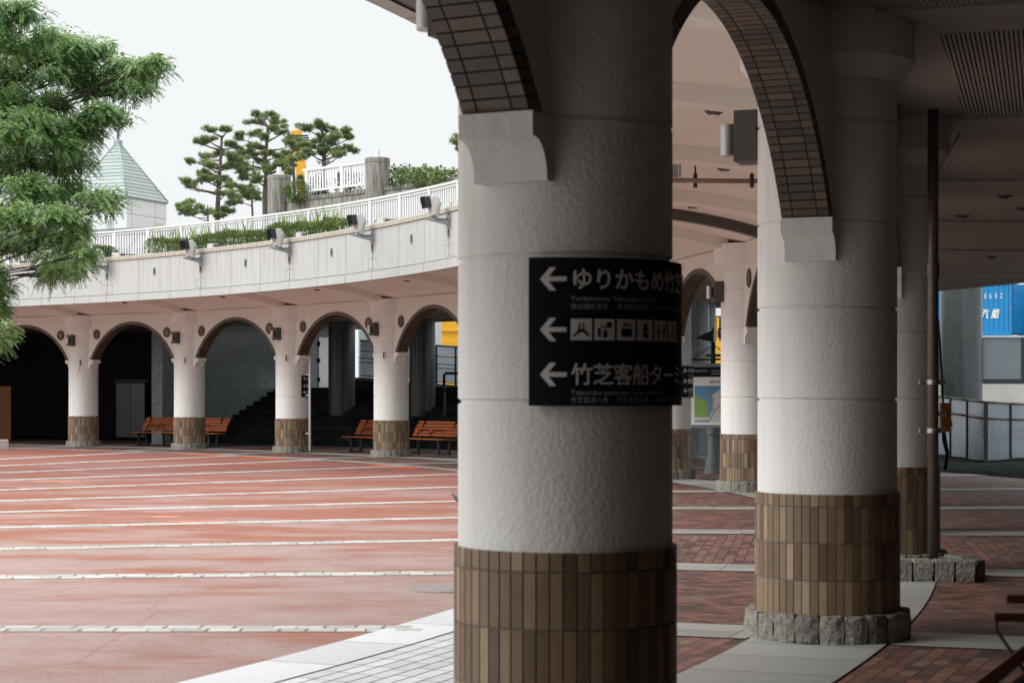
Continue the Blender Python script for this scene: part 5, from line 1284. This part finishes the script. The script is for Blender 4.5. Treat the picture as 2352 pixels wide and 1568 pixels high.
for (pa, pb, za_, zb_, nn) in ((Vector((11.45, 51.6, 0)), Vector((11.37, 45.8, 0)), 1.60, 1.45, 3), (Vector((11.37, 45.8, 0)), Vector((15.3, 52.0, 0)), 1.45, 1.30, 4)):
    for i in range(nn):
        q0_, q1_ = pa.lerp(pb, i/nn)-L0, pa.lerp(pb, (i+1)/nn)-L0; t0_, t1_ = za_+(zb_-za_)*i/nn, za_+(zb_-za_)*(i+1)/nn
        for (f0, f1) in ((.06, t0_-.42), (t0_-.36, t0_-.03)):
            pp = MB(); dz_ = t1_-t0_; pp.face([q0_+Vector((0, 0, f0)), q1_+Vector((0, 0, f0+(dz_ if f0 > .1 else 0))), q1_+Vector((0, 0, f1+dz_)), q0_+Vector((0, 0, f1))]); pp.build('panel', PANELG, root)
        for h_a, h_b in ((.04, .04), (t0_-.39, t1_-.39), (t0_, t1_)): fm.tube([q0_+Vector((0, 0, h_a)), q1_+Vector((0, 0, h_b))], .03, 5)
        fm.box((q1_.x, q1_.y, t1_/2), (.08, .08, t1_))
        if nn == 4:
            for h in (.62, .80): fm.tube([q0_+Vector((-.08, -.05, h)), q1_+Vector((-.08, -.05, h))], .02, 5)
fm.build('frame', BLACK, root)
mb = MB(); p = at(1021, 0, 60); 
pts = [at(1020, 884, 60), at(1020, 862, 60), at(1024, 857, 60), at(1062, 857, 60), at(1066, 862, 60), at(1066, 884, 60)]; mb.tube(pts, .045, 8); mb.tube([at(1020, 884, 60), at(1020, 900, 60)], .045, 8); mb.tube([at(1066, 884, 60), at(1066, 900, 60)], .045, 8)
for x in (1020, 1066): q_ = at(x, 895, 60); mb.tube([q_, Vector((q_.x, q_.y, .0))], .045, 8)
tag(mb.build('barrier_rail', BLACK), 'black hoop barrier at the top of the stairs by the big column', 'barrier')
# thin handrail hoop
mb = MB(); pts = [at(895, 896, 62), at(895, 862, 62), at(899, 857, 62), at(925, 857, 62)]; mb.tube(pts, .02, 6); mb.tube([at(895, 896, 62), Vector((at(895, 0, 62).x, 62, .4))], .02, 6); tag(mb.build('stair_handrail', STEEL), 'thin steel handrail hoop on the stairs between pillar and far column', 'handrail')

# ------------------------------------------------------------------ benches
def build_bench(L=2.2):
    root = thing('park_bench', 'x', 'bench', group='red slatted benches behind the far columns')
    # seat faces -Y
    for i in range(5):
        mb = MB(); y = -.22+i*.095; z = .43-.006*abs(2-i)+(.012 if i == 0 else 0); mb.box((0, y, z), (L, .085, .032), tone=random.random(), bevel=.006); mb.build('seat_slat', WOODR, root)
    for i in range(5):
        mb = MB(); z = .53+i*.085; y = .23+i*.035+(.01*i*i*.35); mb.box((0, 0, 0), (L, .028, .075), M=Matrix.Translation((0, y, z)) @ Matrix.Rotation(rad(-22), 4, 'X'), tone=random.random(), bevel=.006); mb.build('back_slat', WOODR, root)
    for x in (-L/2+.35, L/2-.35):
        mb = MB(); mb.box((x, -.17, .2), (.06, .06, .40)); mb.box((x, .17, .2), (.06, .06, .40)); mb.box((x, 0, .385), (.06, .46, .05)); mb.box((x, 0, .02), (.06, .46, .03))
        mb.tube([(x, .19, .40), (x, .26, .55), (x, .40, .92)], .022, 6); mb.build('leg', BLACK, root)
    for x in (-.32, .32):
        mb = MB(); mb.tube([(x, -.18, .44), (x, -.13, .60), (x, .0, .655), (x, .27, .66)], .018, 6); ar = mb.build('arm_bracket', BLACK, root)
        mb = MB(); mb.box((x, -.0, .675), (.055, .36, .026), bevel=.006, tone=.7); mb.build('armrest', WOODR, root)
    return root
bb = build_bench(); fi = True
for k, lab in ((9.74, 'bright red bench left of the far column foot, its left end showing'), (9.20, 'bright red bench right of the far column foot, nearest the big column'), (11.74, 'dim red bench in shade left of the column foot near the steel doors'), (11.36, 'dim red bench in shade right of the column foot, before the stairs')):
    p = pol(43.35, k); rz = ang(k)-pi/2
    if fi: bb.location = p; bb.rotation_euler = (0, 0, rz); bb['label'] = lab; fi = False
    else:
        b_ = dup(bb, p, rz, lab)
        if k > 11.5: b_.scale = (.76, 1, 1)

# ------------------------------------------------------------------ area map board with mast and pennant
p = gr(1638, 1086)
root = thing('area_map_board', 'area map board on a grey pedestal with a ship mast and black pennant on top', 'map board', p, rad(-36))
GREYP = simple('pedestal_grey', (.15, .18, .19), .5, .15, 5)
mb = MB(); mb.lathe([(.20, 0), (.20, .05), (.175, .06), (.15, .30), (.115, .32), (.105, .78), (.135, .80), (.135, .94), (.09, .96)], 28)
for i in range(5): mb.lathe([(.178-.006*i, .08+.045*i), (.183-.006*i, .09+.045*i), (.176-.006*i, .10+.045*i)], 24)
mb.build('pedestal', GREYP, root)
mb = MB(); BW = .66; mb.box((0, 0, 1.62), (2*BW, .08, 1.30), bevel=.01); mb.box((0, -.01, .965), (2*BW+.04, .12, .05)); mb.box((0, -.01, 2.24), (2*BW+.04, .12, .07)); mb.build('board', GREYP, root)
fm_ = lambda off: (lambda x, z: (x, -.042-off, z))
mb = MB(); mb.face([fm_(.002)(*q_) for q_ in ((-BW+.01, 2.0), (BW-.01, 2.0), (BW-.01, 2.2), (-BW+.01, 2.2))]); mb.build('banner', SIGNB, root)
mb = MB(); mb.face([fm_(.002)(*q_) for q_ in ((-BW+.01, 1.0), (BW-.01, 1.0), (BW-.01, 1.99), (-BW+.01, 1.99))]); mb.build('sheet', WHITEP, root)
mb = MB()
for (tx, x, z, s) in (('アーツホテル', -.62, 2.10, .060), ('レストラン', -.34, 2.10, .060), ('インターコンチネンタル 東京ベイ', -.02, 2.10, .055), ('ターミナル', .46, 2.10, .055), ('Hotel', -.62, 2.05, .04), ('InterContinental Tokyo Bay', -.02, 2.05, .036), ('Terminal', .46, 2.05, .036)):
    place_text(mb, text_polys(tx, s, .0006, sx=.8), lambda X, Y, x=x, z=z: fm_(.004)(x+X, z+Y))
mb.build('banner_lettering', SIGNW, root)
mb = MB(); place_text(mb, text_polys('AREA MAP', .075, .0005, 'CENTER', .72), lambda X, Y: fm_(.005)(.06+X, 1.865+Y)); 
for i in range(7): place_text(mb, text_polys(('総合案内', 'Information', '竹芝桟橋', 'Pier', '駐車場', 'Parking', 'トイレ')[i], .032, 0, sx=.8), lambda X, Y, i=i: fm_(.005)(-.63+X, 1.72-i*.085+Y))
mb.build('lettering', SIGNB, root)
def mp(poly, off, mat, name):
    mb = MB(); mb.face([fm_(off)(-.42+u*1.0, 1.05+v*.76) for u, v in poly]); return mb.build(name, mat, root)
mp([(0, 0), (1, 0), (1, 1), (0, 1)], .004, SEA, 'map_sea')
mp([(.36, 0), (1, 0), (1, .95), (.78, .70), (.60, .90), (.42, .75), (.42, .30), (.36, .18)], .005, MLAND, 'map_land')
mp([(0, .02), (.36, .02), (.36, .14), (0, .14)], .006, MLAND, 'map_land')
mp([(0, .14), (.33, .14), (.33, .56), (.02, .76), (0, .76)], .006, MGREEN, 'map_park')
mp([(.58, .30), (.72, .22), (.80, .40), (.76, .55)], .006, MGREEN, 'map_park')
mp([(0, .06), (.32, .07), (.36, .12), (.50, .38), (.78, .70), (.94, .80), (.94, .76), (.82, .66), (.55, .36), (.40, .07), (.34, .02), (0, .01)], .007, MGREY, 'map_road')
mp([(.76, .60), (.86, .50), (.95, .30), (.98, .32), (.90, .54), (.80, .64)], .007, MGREY, 'map_road')
mp([(.42, .30), (.46, .30), (.47, .70), (.43, .70)], .007, MGREY, 'map_road')
mp([(.60, .72), (.68, .74), (.69, .84), (.62, .82)], .007, YELLOW, 'map_mark')
mp([(.38, .70), (.41, .70), (.41, .78), (.38, .78)], .007, SIGNR, 'map_mark')
mp([(.66, .14), (.84, .26), (.86, .22), (.78, .14), (.76, .08), (.70, .10)], .007, SIGNB, 'map_station')
for i in range(5): mp([(.46+i*.1, .02), (.465+i*.1, .02), (.60+i*.08, .24), (.595+i*.08, .24)], .0075, MGREY, 'map_street')
for i in range(4): mp([(.44, .12+i*.12), (.74, .16+i*.10), (.74, .167+i*.10), (.44, .127+i*.12)], .0072, MGREY, 'map_street')
mb = MB(); mb.tube([(0, 0, 2.2), (0, 0, 2.72)], [.05, .04], 12); mb.tube([(0, 0, 2.72), (0, 0, 2.99)], .013, 8); mb.lathe([(0, 2.98), (.025, 2.99), (.025, 3.01), (0, 3.025)], 10)
mb.tube([(-.62, 0, 2.36), (.62, 0, 2.36)], .022, 8); mb.tube([(-.15, 0, 2.44), (.4, 0, 2.44)], .03, 8)
mb.tube([(0, 0, 2.66), (-.48, 0, 2.37)], .010, 5); mb.tube([(0, 0, 2.66), (.48, 0, 2.37)], .010, 5)
for t in (.3, .5, .7): mb.lathe([(0, -.02), (.018, 0), (0, .02)], 6, (-.48*t, 0, 2.66-.29*t)); mb.lathe([(0, -.02), (.018, 0), (0, .02)], 6, (.48*t, 0, 2.66-.29*t))
mb.tube([(-.56, -.02, 2.36), (-.62, -.1, 2.30), (-.60, -.16, 2.22), (-.52, -.20, 2.16)], [.018, .018, .02, .05], 8); mb.build('mast', BLACK, root)
mb = MB(); nx = 8
for i in range(nx):
    u0, u1 = i/nx, (i+1)/nx; w = lambda u: .012*sin(u*7)
    mb.face([(-.012-.42*u0, w(u0), 2.97-.16*u0), (-.012-.42*u0, w(u0), 2.72+.09*u0), (-.012-.42*u1, w(u1), 2.72+.09*u1), (-.012-.42*u1, w(u1), 2.97-.16*u1)])
mb.build('pennant', simple('navy_cloth', (.008, .012, .02), .9), root)

# ------------------------------------------------------------------ downpipe, conduit, valve box
p = Vector((at(2143, 0, 16.55).x, 16.55, 0))
root = thing('downpipe', 'tall brown downpipe with steel clamps on a rough stone plinth', 'downpipe', p)
mb = MB(); mb.tube([(0, 0, .18), (0, 0, 2.6), (0, 0, 4.10)], .047, 20); mb.lathe([(.05, 2.62), (.056, 2.63), (.056, 2.75), (.05, 2.76)], 20); mb.build('pipe', PIPE, root)
for z in (1.30, 1.72):
    mb = MB(); mb.lathe([(.052, z-.022), (.058, z-.02), (.058, z+.02), (.052, z+.022)], 20); mb.box((-.08, .02, z), (.07, .05, .04)); mb.box((.08, 0, z), (.05, .03, .04)); mb.build('clamp', STEEL, root)
mb = MB(); random.seed(3)
xs = [-.75, -.57, -.40, -.21, -.03, .15, .33]
for a_, b_ in zip(xs[:-1], xs[1:]): stone_block(mb, [(a_+.01, -.18), (b_-.01, -.18), (b_-.01, .0), (a_+.01, .0)], random.uniform(.185, .2), random.random())
stone_block(mb, [(.34, -.16), (.44, -.05), (.42, .16), (.30, .14), (.33, .0)], .19, .3); stone_block(mb, [(.30, .18), (.42, .20), (.36, .5), (.2, .5)], .19, .5)
mb.box((-.2, .25, .085), (.98, .62, .16)); mb.build('stone_plinth', GRANITE, root)
mb = MB(); p = pol(R, 10); x_ = at(711.5, 0, 53.55); mb.tube([(0, 0, .05), (0, 0, 2.60), (.0, .15, 2.75)], .033, 12)
for z in (.55, 1.62, 2.2): mb.box((-.05, .03, z), (.14, .05, .03))
o = mb.build('white_conduit', WHITEP); o.location = (x_.x, x_.y, 0); tag(o, 'thin white conduit running down the far column with the narrow sign', 'conduit')
p = at(2171, 958, 17.5); root = thing('valve_box', 'orange electrical box with hanging cable beside the downpipe', 'electrical box', p)
mb = MB(); mb.box((0, 0, 0), (.082, .11, .265), bevel=.008); mb.box((.045, -.02, -.06), (.02, .06, .05)); mb.build('box', ORBOX, root)
mb = MB(); mb.tube([(-.02, 0, .13), (-.03, 0, .4), (-.06, .02, .9)], .010, 6); mb.tube([(-.015, 0, -.13), (-.005, 0, -.22), (.02, 0, -.33), (.0, 0, -.48)], [.02, .022, .018, .015], 8); mb.build('cable', BLACK, root)
mb = MB(); mb.box((-.10, -.02, .03), (.14, .02, .03)); mb.box((-.20, -.35, .03), (.02, .70, .03), .2); mb.build('bracket', BLACK, root)

# ------------------------------------------------------------------ folding chairs at the lower right, manhole, pigeons
def chair_parts(root, L=.62):
    rodm = BLACK
    for (y, z) in ((.0, .0), (.05, .085)): pass
p = at(2286, 1418, 6.6)
root = thing('folding_chair', 'dark wooden slatted folding chair cut by the right picture edge', 'chair', (p.x+.0, p.y, 0))
zs_ = p.z
mb = MB(); mb.box((.24, .0, zs_), (.48, .022, .030), -.10, tone=.2, bevel=.004); mb.build('back_slat', WOODD, root)
mb = MB(); mb.box((.30, .07, zs_+.055), (.48, .022, .030), -.10, tone=.5, bevel=.004); mb.build('back_slat', WOODD, root)
def Q(x, z, y=-.08): return Vector((x, y, zs_+z))
def rod(pts, r, name): mb = MB(); mb.tube(pts, r, 8); mb.build(name, BLACK, root)
rod([Q(.004, -.008, 0), Q(.0015, -.042, -.01), Q(.054, -.126, -.05), Q(.12, -.235, -.08), Q(.25, -.46, -.1), Q(.33, .02-zs_, -.1)], .0062, 'leg')
rod([Q(.105, -.03, .0), Q(.125, -.06, -.02), Q(.20, -.18, -.06), Q(.36, -.46, -.1), Q(.44, .02-zs_, -.1)], .0062, 'leg')
rod([Q(.44, .14), Q(.10, -.111), Q(-.06, -.244), Q(-.26, -.41), Q(-.40, .02-zs_)], .0075, 'leg')
rod([Q(.44, .06, -.12), Q(.10, -.173, -.12), Q(-.03, -.262, -.12), Q(-.22, -.40, -.12), Q(-.34, .02-zs_, -.12)], .010, 'leg')
for (o_, w_, tn) in ((-.030, .044, .85), (-.125, .05, .55), (-.21, .05, .45)):
    mb = MB(); a_ = Q(.46, .20+o_, -.06); b_ = Q(-.22, -.30+o_, -.10); d = (b_-a_); M_ = Matrix.Translation((a_+b_)/2) @ d.to_track_quat('X', 'Z').to_matrix().to_4x4()
    mb.box((0, 0, 0), (d.length, .018, w_), M=M_, tone=tn, bevel=.004); mb.build('seat_slat', WOODD, root)
p = gr(1022, 1352); mb = MB(); mb.lathe([(0, .010), (.245, .010), (.25, .006)], 40); mb.lathe([(.25, .006), (.26, .010), (.315, .010), (.32, .003)], 48)
o = mb.build('manhole_cover', simple('manhole_iron', (.26, .22, .21), .6, .3, 12)); o.location = p; tag(o, 'round manhole cover with pale ring on the plaza beside the big column', 'manhole cover')
def pigeon(loc, rz, label):
    root = thing('pigeon', label, 'pigeon', loc, rz, 'pigeons'); root.scale = (.78,)*3
    mb = MB(); prof = [(-.16, .075, .004, .010), (-.09, .095, .03, .022), (-.03, .11, .052, .050), (.03, .125, .056, .060), (.075, .15, .042, .048), (.098, .185, .026, .028), (.112, .212, .026, .026), (.130, .216, .018, .018), (.150, .208, .004, .004)]
    n_ = 12; b = 0
    for (x, z, ry, rz_) in prof: mb.v += [(x, ry*cos(2*pi*j/n_), z+rz_*sin(2*pi*j/n_)) for j in range(n_)]
    for i in range(len(prof)-1):
        for j in range(n_): mb.idx((i*n_+j, i*n_+(j+1) % n_, (i+1)*n_+(j+1) % n_, (i+1)*n_+j))
    mb.idx(tuple(range(n_))[::-1]); mb.build('body', BIRD, root)
    mb = MB()
    for s in (-1, 1): mb.tube([(.0, s*.022, .075), (.005, s*.022, 0), (.035, s*.022, .004)], .005, 5)
    mb.build('legs', simple('pigeon_leg', (.5, .12, .08), .6) if 'pigeon_leg' not in bpy.data.materials else bpy.data.materials['pigeon_leg'], root)
pigeon(gr(1053, 1160), rad(200), 'pigeon walking on the red plaza at the edge of the big column')
pigeon(at(733, 380, 59.0), rad(150), 'left pigeon perched on the short terrace railing')
pigeon(at(752, 377.5, 58.8), rad(30), 'right pigeon perched on the short terrace railing')
